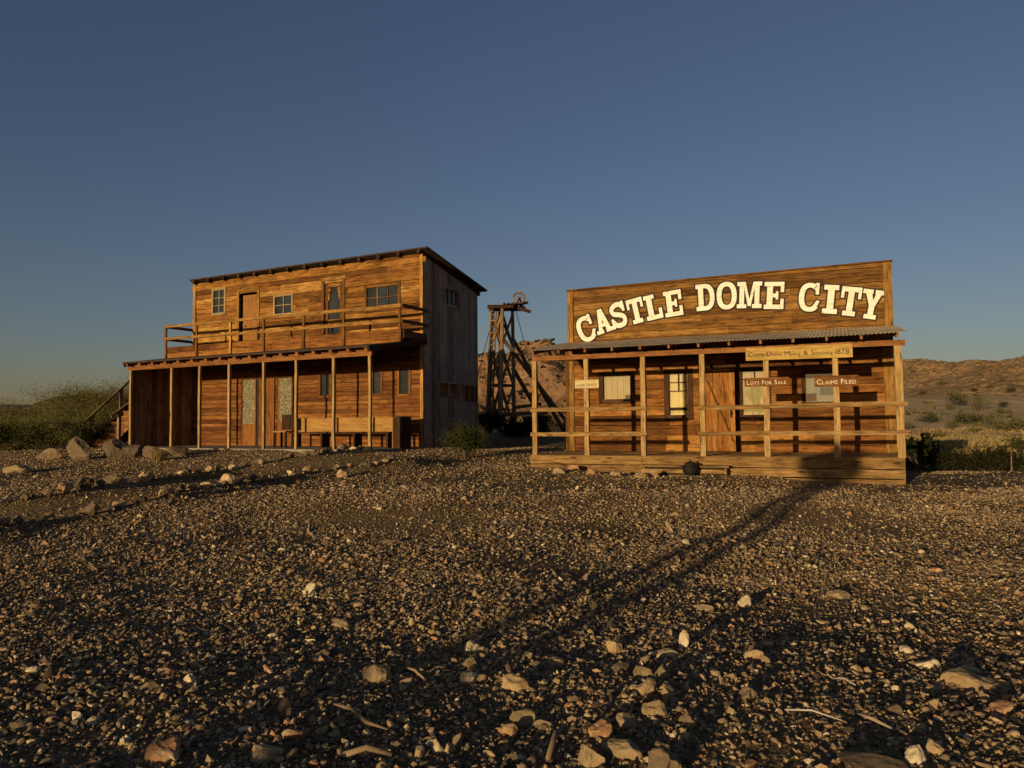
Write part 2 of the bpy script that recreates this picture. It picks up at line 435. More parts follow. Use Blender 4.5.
def hillmat(name, a, b, c3, scale, lit_sand=None):
    m, t, out = nmat(name)
    tc = N(t, 'ShaderNodeTexCoord')
    n1 = N(t, 'ShaderNodeTexNoise'); n1.inputs['Scale'].default_value = scale; n1.inputs['Detail'].default_value = 9; n1.inputs['Roughness'].default_value = 0.68
    n2 = N(t, 'ShaderNodeTexNoise'); n2.inputs['Scale'].default_value = scale * 9; n2.inputs['Detail'].default_value = 5
    for q in (n1, n2): t.links.new(tc.outputs['Object'], q.inputs['Vector'])
    c = ramp(t, [(0.32, a), (0.5, b), (0.68, c3)], n1.outputs[0]).outputs[0]
    c = mixc(t, 'MULTIPLY', 0.55, c, ramp(t, [(0.38, (0.35, 0.33, 0.3)), (0.55, (1.1, 1.1, 1.1))], n2.outputs[0]).outputs[0])
    if lit_sand:                                   # sandy low apron, brightened in colour to make up for weak grazing sun
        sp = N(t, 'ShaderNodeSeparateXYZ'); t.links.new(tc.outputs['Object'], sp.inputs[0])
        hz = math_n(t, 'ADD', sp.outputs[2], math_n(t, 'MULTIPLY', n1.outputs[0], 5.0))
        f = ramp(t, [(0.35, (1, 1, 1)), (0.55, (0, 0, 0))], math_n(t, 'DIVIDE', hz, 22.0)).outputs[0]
        c = mixc(t, 'MIX', f, c, lit_sand)
    bp = N(t, 'ShaderNodeBump'); bp.inputs['Strength'].default_value = 0.75; bp.inputs['Distance'].default_value = 0.12 / scale
    t.links.new(n1.outputs[0], bp.inputs['Height'])
    p = N(t, 'ShaderNodeBsdfPrincipled'); p.inputs['Roughness'].default_value = 0.95; p.inputs['Specular IOR Level'].default_value = 0.1
    t.links.new(c, p.inputs['Base Color']); t.links.new(bp.outputs[0], p.inputs['Normal'])
    t.links.new(p.outputs[0], out.inputs['Surface'])
    return m
M['hill'] = hillmat('hill_rock', (0.18, 0.108, 0.052), (0.28, 0.175, 0.086), (0.35, 0.225, 0.115), 0.09, lit_sand=(0.50, 0.35, 0.185))
M['butte'] = hillmat('butte_rock', (0.17, 0.092, 0.047), (0.27, 0.152, 0.078), (0.34, 0.20, 0.108), 0.045)
M['far'] = hillmat('far_ridge_rock', (0.10, 0.08, 0.08), (0.13, 0.10, 0.10), (0.16, 0.13, 0.12), 0.02)
M['near_hill'] = hillmat('brushy_hill', (0.075, 0.058, 0.026), (0.12, 0.090, 0.042), (0.17, 0.125, 0.06), 0.12)

# ------------------------------------------------------------------ noise and terrain height
_PERM = rng.permutation(512).astype(np.int64)
_VAL = rng.random(512)
def vnoise(x, y):
    xi = np.floor(x).astype(np.int64); yi = np.floor(y).astype(np.int64)
    fx = x - xi; fy = y - yi
    fx = fx * fx * (3 - 2 * fx); fy = fy * fy * (3 - 2 * fy)
    h = lambda a, b: _VAL[_PERM[(_PERM[a & 511] + b) & 511]]
    return ((h(xi, yi) * (1 - fx) + h(xi + 1, yi) * fx) * (1 - fy) + (h(xi, yi + 1) * (1 - fx) + h(xi + 1, yi + 1) * fx) * fy) * 2 - 1
def fbm(x, y, o=4, g=0.5):
    s = 0; a = 1.0; n = 0
    for i in range(o):
        s = s + a * vnoise(x + 17.3 * i, y - 9.1 * i); n += a; a *= g; x = x * 2.03; y = y * 2.03
    return s / n
def ridged(x, y, o=5):
    s = 0; a = 1.0; n = 0
    for i in range(o):
        s = s + a * (1 - np.abs(vnoise(x + 5.7 * i, y + 3.3 * i))); n += a; a *= 0.52; x = x * 2.1; y = y * 2.1
    return s / n

CTRL = np.array([
    (-10, 4, .20), (-5, 4, .20), (-2, 3.5, .215), (2, 3.5, .215), (5, 4, .20), (10, 4, .20), (-5, 5.3, .15), (0, 5.3, .145), (5, 5.3, .15), (-7, 6.9, .12), (-2.5, 6.9, .105), (2.5, 6.9, .105), (7, 6.9, .12), (0, 0, .36), (-6, 0, .36), (6, 0, .36),
    (-8, 9, .25), (-3, 9, .15), (2, 9, .13), (7, 9, .14), (12, 10, .22),
    (-13, 14, .62), (-7, 14, .58), (-2, 14, .5), (2, 14, .42), (6, 13, .33), (11, 14, .32), (-15, 20, .85), (-12.5, 23, .93), (-8, 21, .93),
    (-3.8, 18.8, .92), (-7, 24, .93), (-3, 22, .92), (0.4, 17.9, .54), (4, 16.4, .44), (7.8, 14.8, .32), (4, 20, .5), (8, 18, .35), (12, 17.5, .34),
    (12.5, 20.5, .15), (13, 25, -.35), (18, 30, -.5), (10, 27, -.1), (5, 25, .5), (0, 24, .8), (-.8, 30, 1.25), (3, 34, .9), (-20, 20, .75), (-22, 32, .5),
    (-12, 34, .8), (30, 30, -.6), (20, 15, .2), (-5, -8, .5), (5, -8, .5), (-2, -3, .45), (3, -3, .45), (-20, 5, .1), (20, 3, 0), (0, -25, 0), (-30, -10, 0), (25, -10, 0)])
PATH_A = np.array([(-8.6, 10.9), (-7.63, 11.64), (-7.06, 12.3), (-6.77, 13.27), (-6.5, 14.2), (-6.3, 15.3), (-5.9, 16.1), (-5.33, 16.6), (-4.59, 17.1), (-4.1, 17.9), (-3.7, 19.0)])
PATH_B = np.array([(-6.75, 9.5), (-6.5, 10.3), (-6.06, 10.85), (-5.8, 11.3), (-5.5, 11.7), (-5.3, 12.4), (-5.04, 13.2), (-4.71, 14.2), (-4.18, 15.1), (-3.43, 16.1), (-2.84, 16.7), (-2.34, 17.2)])
def seg_dist(x, y, pl):
    d = np.full(np.shape(x), 1e9)
    for (ax, ay), (bx, by) in zip(pl[:-1], pl[1:]):
        ex, ey = bx - ax, by - ay
        tt = np.clip(((x - ax) * ex + (y - ay) * ey) / (ex * ex + ey * ey), 0, 1)
        d = np.minimum(d, np.hypot(x - ax - tt * ex, y - ay - tt * ey))
    return d
def gz(x, y):
    x = np.asarray(x, dtype=float); y = np.asarray(y, dtype=float)
    sh = x.shape; x = x.ravel(); y = y.ravel()
    w = np.zeros_like(x); s = np.zeros_like(x)
    for cx, cy, cz in CTRL:
        k = 1.0 / ((x - cx) ** 2 + (y - cy) ** 2 + 0.6) ** 1.9
        w += k; s += k * cz
    z = s / w
    r = np.hypot(x, y)
    far = np.clip((r - 34) / 40, 0, 1); far = far * far * (3 - 2 * far)
    flat = np.where(x > 0, -0.6, 0.2)
    z = z * (1 - far) + flat * far
    near = np.clip(1 - (r - 20) / 20, 0, 1)
    z = z + near * (0.055 * fbm(x * 0.45, y * 0.45, 3) + 0.022 * fbm(x * 1.7, y * 1.7, 3)) + 0.25 * far * fbm(x * 0.05, y * 0.05, 3)
    z = z + 0.07 * np.exp(-(seg_dist(x, y, PATH_A) / 0.28) ** 2) + 0.07 * np.exp(-(seg_dist(x, y, PATH_B) / 0.28) ** 2)
    return z.reshape(sh)
def gz1(x, y): return float(gz(np.array([x]), np.array([y]))[0])

def axis(a, b, step, lo, hi, grow=1.12):
    c = list(np.arange(a, b + 1e-6, step))
    s = step; v = a; left = []
    while v > lo: s *= grow; v -= s; left.append(v)
    s = step; v = b; right = []
    while v < hi: s *= grow; v += s; right.append(v)
    return np.array(left[::-1] + c + right)
gx = axis(-13, 15, 0.08, -3500, 3500); gy = axis(1.5, 21, 0.08, -3000, 5000)
XX, YY = np.meshgrid(gx, gy, indexing='ij')
ZZ = gz(XX, YY)
nI, nJ = XX.shape
idx = np.arange(nI * nJ).reshape(nI, nJ)
quads = np.stack([idx[:-1, :-1], idx[1:, :-1], idx[1:, 1:], idx[:-1, 1:]], -1).reshape(-1, 4)
ground = mesh_arrays('ground', np.stack([XX, YY, ZZ], -1).reshape(-1, 3), quads, M['soil'], smooth=True)
tag(ground, 'stony tan desert ground stretching to the hills', 'ground', kind='structure')

# ------------------------------------------------------------------ hills
def heightfield(name, x0, x1, y0, y1, nx, ny, fn, mat, label):
    xs = np.linspace(x0, x1, nx); ys = np.linspace(y0, y1, ny)
    X, Y = np.meshgrid(xs, ys, indexing='ij'); Z = fn(X, Y)
    ii = np.arange(nx * ny).reshape(nx, ny)
    q = np.stack([ii[:-1, :-1], ii[1:, :-1], ii[1:, 1:], ii[:-1, 1:]], -1).reshape(-1, 4)
    o = mesh_arrays(name, np.stack([X, Y, Z], -1).reshape(-1, 3), q, mat, smooth=False)
    return tag(o, label, 'hill', kind='structure')
def sstep(a, b, x):
    t = np.clip((x - a) / (b - a), 0, 1); return t * t * (3 - 2 * t)
def hill_right(X, Y):
    prof = np.interp(X, [20, 60, 100, 132, 142, 150, 158, 166, 175, 200, 240, 330, 420], [2, 6, 13, 19.6, 21.0, 19.2, 15.6, 17.4, 20.0, 24.5, 28, 27, 10])
    base = 8.0 * np.clip((Y - 96) / 80, 0, 1)
    up = sstep(180, 262, Y + 18 * fbm(X * 0.03, Y * 0.03, 2))
    back = 1 - 0.7 * sstep(280, 400, Y)
    rg = ridged(X * 0.022, Y * 0.022, 6) - 0.55
    z = -1.2 + base * sstep(10, 80, X) + (prof - 8) * up * back + rg * (2.0 + 13 * up * (1 - .72 * sstep(236, 258, Y))) * sstep(100, 150, Y)
    z = z + 0.35 * np.round((z) / 2.2) * 0.3 * up
    crag = (ridged(X * 0.10 + 3, Y * 0.10, 5) - .5) * 3.2 + (ridged(X * 0.33, Y * 0.33, 3) - .5) * 1.5
    return z + crag * (0.08 + .8 * up) * sstep(120, 210, Y)
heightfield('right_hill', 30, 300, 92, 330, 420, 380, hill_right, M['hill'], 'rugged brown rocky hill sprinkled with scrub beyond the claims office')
def butte_f(X, Y):
    prof = np.interp(X, [-90, -45, -20, -16, -8, -2, 3, 5, 15, 18, 22, 40, 60, 110], [6, 22, 30, 32, 32, 33, 37, 39, 39.3, 37, 33, 28, 18, 2])
    up = sstep(262, 352, Y + 12 * fbm(X * 0.05, Y * 0.05, 3))
    rg = ridged(X * 0.04, Y * 0.04, 6) - 0.55
    back = 1 - 0.6 * sstep(365, 450, Y)
    return -1.5 + prof * up * back + rg * 8 * up * (1 - .8 * sstep(335, 352, Y)) + ((ridged(X * 0.13, Y * 0.13, 5) - .5) * 4.0 + (ridged(X * .4, Y * .4, 3) - .5) * 1.6) * up * (1 - .6 * sstep(345, 352, Y))
heightfield('flat_topped_butte', -70, 80, 255, 420, 300, 300, butte_f, M['butte'], 'orange lit flat topped rocky butte behind the mine headframe')
def far_f(X, Y):
    prof = np.interp(X, [-900, -600, -440, -410, -396, -380, -300, -200], [10, 26, 24, 23, 20, 19, 14, -2])
    return -2 + prof * sstep(560, 640, Y) * (1 - sstep(700, 800, Y)) + 2 * fbm(X * .03, Y * .03, 4)
heightfield('distant_ridge', -900, -200, 550, 820, 120, 50, far_f, M['far'], 'distant purplish ridge low on the skyline past the bushes')
def nh_f(X, Y):
    prof = np.interp(X, [-140, -82, -76, -70, -66, -62, -45, -20], [1, 3.5, 4.8, 7.2, 7.6, 7.4, 6.0, 0])
    return -.8 + prof * sstep(85, 120, Y) * (1 - .8 * sstep(130, 170, Y)) + .5 * fbm(X * .12, Y * .12, 4) * sstep(85, 110, Y)
heightfield('brushy_hill', -140, -20, 82, 175, 110, 80, nh_f, M['near_hill'], 'low brush covered hill behind the left bushes')

# ------------------------------------------------------------------ stones
def ico(sub):
    import bmesh
    bm = bmesh.new(); bmesh.ops.create_icosphere(bm, subdivisions=sub, radius=1.0)
    v = np.array([x.co[:] for x in bm.verts]); f = np.array([[q.index for q in p.verts] for p in bm.faces]); bm.free()
    return v, f
ICO1 = ico(1); ICO2 = ico(2); ICO3 = ico(4)
def stone_shape(base, r, rough=0.25, cuts=5, lo=0.45, hi=0.85):
    v = base[0].copy()
    for _ in range(cuts):                      # planar facets: push everything beyond a random plane back onto it
        n = r.normal(size=3); n /= np.linalg.norm(n); d = r.uniform(lo, hi)
        k = v @ n; m = k > d
        v[m] -= np.outer(k[m] - d, n)
    v *= 1 + r.uniform(-rough, rough, size=(len(v), 1)) * 0.35
    return v
def gravel(name, pts, size, shapes, label, mat, kind_cat, tint):
    n = len(pts); nv = len(shapes[0][0]); nf = len(shapes[0][1])
    which = rng.integers(0, len(shapes), n)
    V = np.stack([s[0] for s in shapes])[which]                        # n,nv,3
    sx = size * rng.uniform(0.8, 1.7, n); sy = size * rng.uniform(0.6, 1.15, n); szz = size * rng.uniform(0.38, 0.95, n)
    V = V * np.stack([sx, sy, szz], -1)[:, None, :]
    a = rng.uniform(0, 2 * np.pi, n); tl = rng.normal(0, 0.5, n)
    ct, st = np.cos(tl), np.sin(tl)
    x, y, z = V[..., 0], V[..., 1], V[..., 2]
    x, z = x * ct[:, None] - z * st[:, None], x * st[:, None] + z * ct[:, None]
    ca, sa = np.cos(a), np.sin(a)
    x, y = x * ca[:, None] - y * sa[:, None], x * sa[:, None] + y * ca[:, None]
    P = np.stack([x + pts[:, 0:1], y + pts[:, 1:2], z + (pts[:, 2] + szz * 0.35)[:, None]], -1).reshape(-1, 3)
    F = (shapes[0][1][None] + (np.arange(n) * nv)[:, None, None]).reshape(-1, 3)
    o = mesh_arrays(name, P, F, mat, tint=np.repeat(tint, nv))
    return tag(o, label, kind_cat, kind='stuff')
_sr = np.random.default_rng(3)
SH1 = [(stone_shape(ICO1, _sr, 0.9, 3, .3, .8), ICO1[1]) for _ in range(14)]
SH2 = [(stone_shape(ICO2, _sr, 0.15, 8, .28, .72), ICO2[1]) for _ in range(20)]

RB_A, RB_X, RB_Y = 0.4035, 0.5279, 18.2251
LB_A, LB_X, LB_Y = 0.4841, -11.8791, 23.6529
def inside(x, y, a, X0, Y0, u0, u1, n0, n1):
    dx, dy = x - X0, y - Y0
    u = dx * math.cos(a) - dy * math.sin(a); n = dx * math.sin(a) + dy * math.cos(a)
    return (u > u0) & (u < u1) & (n > n0) & (n < n1)
def scatter(n, y0, y1, margin=3.6):
    y = np.sqrt(rng.uniform(y0 * y0, y1 * y1, n * 2)); x = rng.uniform(-1, 1, n * 2) * (0.70 * y + margin)
    k = ~inside(x, y, RB_A, RB_X, RB_Y, -0.05, 8.1, -0.12, 9) & ~inside(x, y, LB_A, LB_X, LB_Y, -0.1, 9.5, -0.25, 6)
    pa = seg_dist(x, y, (PATH_A + PATH_B[:11]) / 2)
    k &= ~((pa < 0.75) & (rng.random(n * 2) < 0.75))
    sm = np.exp(-(((x - 9) / 3.5) ** 2 + ((y - 15.5) / 3.0) ** 2))             # finer gravel beside the right end of the porch
    k &= rng.random(n * 2) > 0.55 * sm
    clump = fbm(x * 0.8, y * 0.8, 3)
    k &= rng.random(n * 2) < np.clip(0.78 + 0.9 * clump + 0.9 * fbm(x * 0.28 + 40, y * 0.28, 2), 0.15, 1)
    x, y = x[k][:n], y[k][:n]
    return np.stack([x, y, gz(x, y)], -1)
def stone_tint(n):
    t = np.clip(rng.normal(0.40, 0.24, n), 0, 1)
    m = rng.random(n) < 0.10; t[m] = rng.uniform(0.70, 1.0, m.sum())
    return t
def sizes(n, lo, hi, p=1.9):
    u = rng.random(n); return lo * (1 - u * (1 - (lo / hi) ** p)) ** (-1 / p)
for nm, n, y0, y1, lo, hi, sh, lb in (
        ('fine_gravel', 125000, 1.6, 7.5, 0.006, 0.024, SH1, 'fine mixed brown gravel carpeting the foreground'),
        ('middle_gravel', 92000, 7.0, 13.5, 0.007, 0.023, SH1, 'brown gravel covering the yard before the buildings'),
        ('far_gravel', 62000, 13.0, 26, 0.010, 0.028, SH1, 'pale gravel around the feet of the buildings'),
        ('coarse_gravel', 20000, 1.6, 14, 0.014, 0.048, SH2, 'coarse angular stones lying thick among the gravel')):
    P = scatter(n, y0, y1)
    gravel(nm, P, sizes(len(P), lo, hi), sh, lb, M['stone'], 'gravel', stone_tint(len(P)))

def rock(x, y, w, d, h, tint, rz, label, group=None, sink=0.3, shape_seed=None, name='rock', tilt=0.0):
    r = np.random.default_rng(shape_seed if shape_seed is not None else int(abs(x * 131 + y * 977) * 10) + 5)
    v = stone_shape(ICO3, r, 0.0, 12)
    for fq, am in ((2.3, .07), (5.5, .035), (13.0, .018)):
        v = v + am * np.stack([vnoise(v[:, 0] * fq + 7 * i + x, v[:, 1] * fq + v[:, 2] * fq * .8 + y) for i in range(3)], -1)
    v = v * np.array([w / 2, d / 2, h / 2])
    o = mesh_arrays(name, v, ICO3[1], M['rock'], tint=np.full(len(v), tint))
    o.location = (x, y, gz1(x, y) + h * (0.5 - sink)); o.rotation_euler = (tilt, tilt * 0.6, rz)
    return tag(o, label, 'rock', group)

# ------------------------------------------------------------------ lettering
def offset_poly(p, d):
    n = len(p); out = []
    for i in range(n):
        a = Vector(p[i - 1]); b = Vector(p[i]); c = Vector(p[(i + 1) % n])
        e1 = (b - a).normalized(); e2 = (c - b).normalized()
        n1 = Vector((e1.y, -e1.x)); n2 = Vector((e2.y, -e2.x))
        m = n1 + n2
        if m.length < 1e-6: m = n1
        m = m / max(0.35, (1 + n1.dot(n2)))
        out.append(tuple(b + m * d))
    return out
def rect(x0, y0, x1, y1): return [(x0, y0), (x1, y0), (x1, y1), (x0, y1)]
def arc(cx, cy, ro, qo, ri, qi, a0, a1, n=14):
    out = []
    for i in range(n):
        t0 = rad(a0 + (a1 - a0) * i / n); t1 = rad(a0 + (a1 - a0) * (i + 1) / n)
        sg = lambda c: math.copysign(abs(c) ** 0.85, c)
        P = lambda r, q, t: (cx + r * sg(math.cos(t)), cy + q * sg(math.sin(t)))
        out.append([P(ri, qi, t0), P(ro, qo, t0), P(ro, qo, t1), P(ri, qi, t1)])
    return out
def stroke(pts, w):
    out = []
    pts = [Vector(p) for p in pts]
    nr = []
    for i in range(len(pts)):
        d = (pts[min(i + 1, len(pts) - 1)] - pts[max(i - 1, 0)]).normalized(); nr.append(Vector((-d.y, d.x)))
    for i in range(len(pts) - 1):
        a, b = pts[i], pts[i + 1]
        out.append([tuple(a - nr[i] * w / 2), tuple(b - nr[i + 1] * w / 2), tuple(b + nr[i + 1] * w / 2), tuple(a + nr[i] * w / 2)])
    return out
def spline(ctrl, n=6):
    out = []
    c = [Vector(p) for p in ctrl]; c = [2 * c[0] - c[1]] + c + [2 * c[-1] - c[-2]]
    for i in range(1, len(c) - 2):
        for k in range(n):
            t = k / n
            out.append(0.5 * ((2 * c[i]) + (c[i + 1] - c[i - 1]) * t + (2 * c[i - 1] - 5 * c[i] + 4 * c[i + 1] - c[i + 2]) * t * t
                              + (3 * c[i] - c[i - 1] - 3 * c[i + 1] + c[i + 2]) * t ** 3))
    out.append(c[-2]); return out
GLYPH = {   # slab letters in a box 1 high; width first
    'I': (0.62, [rect(.17, 0, .45, 1), rect(0, .83, .62, 1), rect(0, 0, .62, .17)]),
    'T': (0.92, [rect(.32, 0, .60, 1), rect(0, .83, .92, 1), rect(0, .60, .14, 1), rect(.78, .60, .92, 1), rect(.17, 0, .75, .16)]),
    'L': (0.84, [rect(.12, 0, .40, 1), rect(0, .84, .54, 1), rect(0, 0, .84, .17), rect(.68, 0, .84, .42)]),
    'E': (0.88, [rect(.12, 0, .38, 1), rect(0, .84, .88, 1), rect(.73, .62, .88, 1), rect(.3, .43, .60, .57), rect(.52, .35, .63, .65),
                 rect(0, 0, .88, .16), rect(.73, 0, .88, .38)]),
    'D': (0.95, [rect(.12, 0, .38, 1), rect(0, .84, .5, 1), rect(0, 0, .5, .16)] + arc(.46, .5, .49, .5, .25, .34, -90, 90)),
    'O': (0.98, arc(.49, .5, .49, .5, .25, .34, 0, 360, 26)),
    'C': (0.95, arc(.49, .5, .49, .5, .25, .34, 48, 318, 22) + [rect(.74, .60, .89, 1.0), [(.62, .80), (.82, .70), (.82, .95), (.62, .98)],
                [(.80, .16), (.95, .36), (.80, .40), (.68, .24)]]),
    'S': (0.86, stroke(spline([(.74, .74), (.60, .89), (.36, .90), (.15, .76), (.22, .58), (.50, .49), (.70, .36), (.66, .15), (.44, .09), (.24, .13), (.11, .28)]), .19)
          + [rect(.68, .60, .81, 1.0), rect(.03, .0, .16, .40)]),
    'A': (1.0, [[(.10, 0), (.33, 0), (.60, 1), (.37, 1)], [(.64, 0), (.90, 0), (.63, 1), (.38, 1)], rect(.27, .26, .74, .40), rect(0, 0, .42, .15), rect(.57, 0, 1.0, .15)]),
    'M': (1.25, [rect(.12, 0, .36, 1), rect(.89, 0, 1.13, 1), [(.30, 1), (.56, .08), (.70, .08), (.42, 1)], [(.56, .08), (.70, .08), (.95, 1), (.82, 1)],
                 rect(0, 0, .48, .15), rect(.77, 0, 1.25, .15), rect(0, .85, .40, 1), rect(.85, .85, 1.25, 1)]),
    'Y': (1.0, [[(.12, .9), (.42, .36), (.62, .40), (.40, .9)], [(.42, .40), (.60, .36), (.88, .9), (.62, .9)], rect(.37, 0, .63, .46), rect(.22, 0, .78, .15),
                rect(0, .85, .46, 1), rect(.56, .85, 1.0, 1)]),
}
def ccw(p):
    s = sum(p[i - 1][0] * p[i][1] - p[i][0] * p[i - 1][1] for i in range(len(p)))
    return p if s > 0 else p[::-1]
def slab_letters(items, y_face, border=0.034):
    fc, ol = MB(), MB(); k = 0
    for ch, cx, cz, h, w, ang in items:
        gw, polys = GLYPH[ch]; ca, sa = math.cos(rad(ang)), math.sin(rad(ang))
        for p in polys:
            p = ccw([((x - gw / 2) * w / gw, (y - .5) * h) for x, y in p])
            T = lambda q: [(cx + x * ca - y * sa, cz + x * sa + y * ca) for x, y in q]
            e = (k % 23) * 0.0003; k += 1
            ol.prism(T(offset_poly(p, border)), y_face - 0.006 - e, y_face + 0.02, tint=.5)
            fc.prism(T(p), y_face - 0.016 - e, y_face - 0.014 + 0.01, tint=.5)
    return fc, ol

def text_mesh(name, pieces, mat, parent, y_face, x0, z0, width, depth=0.004, slant=0.0):
    """pieces: list of (string, relative size); painted letters fitted to a width, left foot at x0,z0"""
    vs, fs = [], []; x = 0.0
    for s_, size in pieces:
        if s_ == ' ': x += 0.35; continue
        cu = bpy.data.curves.new('letter', 'FONT'); cu.body = s_; cu.size = size; cu.extrude = 0.0; cu.resolution_u = 4; cu.offset = 0.0
        o = bpy.data.objects.new('letter', cu); COL.objects.link(o)
        bpy.context.view_layer.update()
        me = bpy.data.meshes.new_from_object(o.evaluated_get(bpy.context.evaluated_depsgraph_get()))
        b = len(vs); xs = [v.co.x for v in me.vertices]
        vs += [(v.co.x + x - min(xs), v.co.y) for v in me.vertices]; fs += [tuple(b + i for i in p.vertices) for p in me.polygons]
        x += max(xs) - min(xs) + 0.11 * size ** 0.5
        bpy.data.objects.remove(o); bpy.data.meshes.remove(me); bpy.data.curves.remove(cu)
    k = width / x
    me = bpy.data.meshes.new(name)
    me.from_pydata([(x0 + a * k, y_face, z0 + c * k * 1.0 + slant * a * k) for a, c in vs], [], fs)
    me.materials.append(mat); me.update()
    return link(bpy.data.objects.new(name, me), parent)
def small_caps(s, big=1.0, small=0.74):
    out = []
    for w in s.split(' '):
        for i, c in enumerate(w): out.append((c.upper(), big if (i == 0 or c.isdigit()) else small))
        out.append((' ', 1))
    return out[:-1]
def mixed_caps(s, big=1.2, small=0.88):
    out = []
    for w in s.split(' '):
        for i, c in enumerate(w): out.append((c, big if (i == 0 or c.isdigit()) else small))
        out.append((' ', 1))
    return out[:-1]

# ------------------------------------------------------------------ walls of boards
def plank_wall(mb, u0, u1, z0, z1, y, th=0.03, bh=0.2, holes=(), jit=0.008, lo=2.2, hi=4.6, tintf=None, gap=0.012):
    z = z0
    while z < z1 - 0.01:
        zt = min(z + bh * rnd.uniform(0.9, 1.1), z1)
        if z1 - zt < 0.06: zt = z1
        cuts = sorted({z, zt} | {e for h in holes for e in (h[2], h[3]) if z < e < zt})
        joints = [u0]
        while joints[-1] < u1: joints.append(joints[-1] + rnd.uniform(lo, hi))
        joints[-1] = u1
        if len(joints) > 2 and u1 - joints[-2] < 0.5: joints.pop(-2)
        for ja, jb in zip(joints[:-1], joints[1:]):
            tint = rnd.random() if tintf is None else tintf()
            off = rnd.uniform(-jit, jit)
            for za, zb in zip(cuts[:-1], cuts[1:]):
                spans = [(ja, jb)]
                for h in holes:
                    if h[2] < zb - 1e-4 and h[3] > za + 1e-4:
                        ns = []
                        for a, b in spans:
                            if h[1] <= a or h[0] >= b: ns.append((a, b)); continue
                            if h[0] > a: ns.append((a, h[0]))
                            if h[1] < b: ns.append((h[1], b))
                        spans = ns
                for a, b in spans:
                    if b - a > 0.004:
                        g = gap * rnd.uniform(.5, 1.3) if zb == zt else 0
                        mb.box(a + 0.001, b - 0.005, y + off, y + th, za, zb - g, tint=tint)
        z = zt

def window(parent, z0b, u0, u1, za, zb, y, fmat, pane_mat, cols, rows, behind=None, sash=None, fw=0.07, deep=0.0, low_bar=None, top_rows=None, label=None):
    """frame > pane and curtain; y is the wall face"""
    f = MB(z0b)
    yf = y - 0.028
    f.box(u0 - fw, u0, yf, y + 0.05, za - fw, zb + fw); f.box(u1, u1 + fw, yf, y + 0.05, za - fw, zb + fw)
    f.box(u0, u1, yf + 0.003, y + 0.05, zb, zb + fw); f.box(u0 - 0.03, u1 + 0.03, yf - 0.03, y + 0.047, za - fw + 0.002, za)
    t = 0.022
    zt0 = za if top_rows is None else zb - (zb - za) * top_rows
    for i in range(1, cols): f.box(u0 + (u1 - u0) * i / cols - t / 2, u0 + (u1 - u0) * i / cols + t / 2, y - .003, y + 0.022, zt0, zb)
    for j in range(0 if top_rows else 1, rows): f.box(u0, u1, y - .001, y + 0.019, zt0 + (zb - zt0) * j / rows - t / 2, zt0 + (zb - zt0) * j / rows + t / 2)
    if low_bar: f.box(u0, u1, y - .001, y + 0.02, za + low_bar - .035, za + low_bar + .035)
    fo = f.build('window', fmat, parent)
    if label: fo['label'] = label
    p = MB(z0b); p.box(u0 + .001, u1 - .001, y + 0.026, y + 0.030, za + .001, zb - .001); p.build('pane', pane_mat, fo)
    if behind:
        c = MB(z0b)
        n = max(2, int((u1 - u0) / 0.05)); us = [u0 + (u1 - u0) * i / n for i in range(n + 1)]
        for i in range(n):
            yy = y + 0.07 + 0.012 * math.sin(i * 1.9) + rnd.uniform(0, .004)
            c.box(us[i], us[i + 1] + .004, yy, yy + 0.004, za - .03, zb + .03)
        c.build('curtain', behind, fo)
    return fo

def corrugated(name, u0, u1, y0, z0, y1, z1, mat, parent, z0b, period=0.076, amp=0.010, th=0.003, rows=6):
    n = int((u1 - u0) / (period / 6)); us = np.linspace(u0, u1, n)
    off = amp * np.sin(us * 2 * np.pi / period)
    V = []; rw = rows + 1
    for lay in (0, 1):
        for i in range(rw):
            f = i / rows
            y = np.full(n, y0 + (y1 - y0) * f); z = z0 + (z1 - z0) * f + off - lay * th + 0.006 * np.sin(us * 1.7 + f * 3)
            if i == 0: y = y - 0.02 * vnoise(np.floor(us / 0.66), np.zeros(n))
            V.append(np.stack([us, y, z - z0b], -1))
    V = np.concatenate(V)
    ii = np.arange(2 * rw * n).reshape(2, rw, n)
    q = []
    a = ii[0]; q.append(np.stack([a[:-1, :-1], a[:-1, 1:], a[1:, 1:], a[1:, :-1]], -1).reshape(-1, 4))
    b = ii[1]; q.append(np.stack([b[:-1, :-1], b[1:, :-1], b[1:, 1:], b[:-1, 1:]], -1).reshape(-1, 4))
    q.append(np.stack([a[0, :-1], b[0, :-1], b[0, 1:], a[0, 1:]], -1)); q.append(np.stack([a[-1, :-1], a[-1, 1:], b[-1, 1:], b[-1, :-1]], -1))
    q.append(np.stack([a[:-1, 0], a[1:, 0], b[1:, 0], b[:-1, 0]], -1)); q.append(np.stack([a[:-1, -1], b[:-1, -1], b[1:, -1], a[1:, -1]], -1))
    return mesh_arrays(name, V, np.concatenate(q), mat, parent)

# ------------------------------------------------------------------ claims office (right building)
Z0 = 0.30
RW, RD = 7.86, 2.67
rb = empty('claims_office', (RB_X, RB_Y, Z0), -RB_A,
           label='wooden false front claims office reading CASTLE DOME CITY, with a railed porch', cat='building')
def rmb(): return MB(Z0)
DECK = 0.85
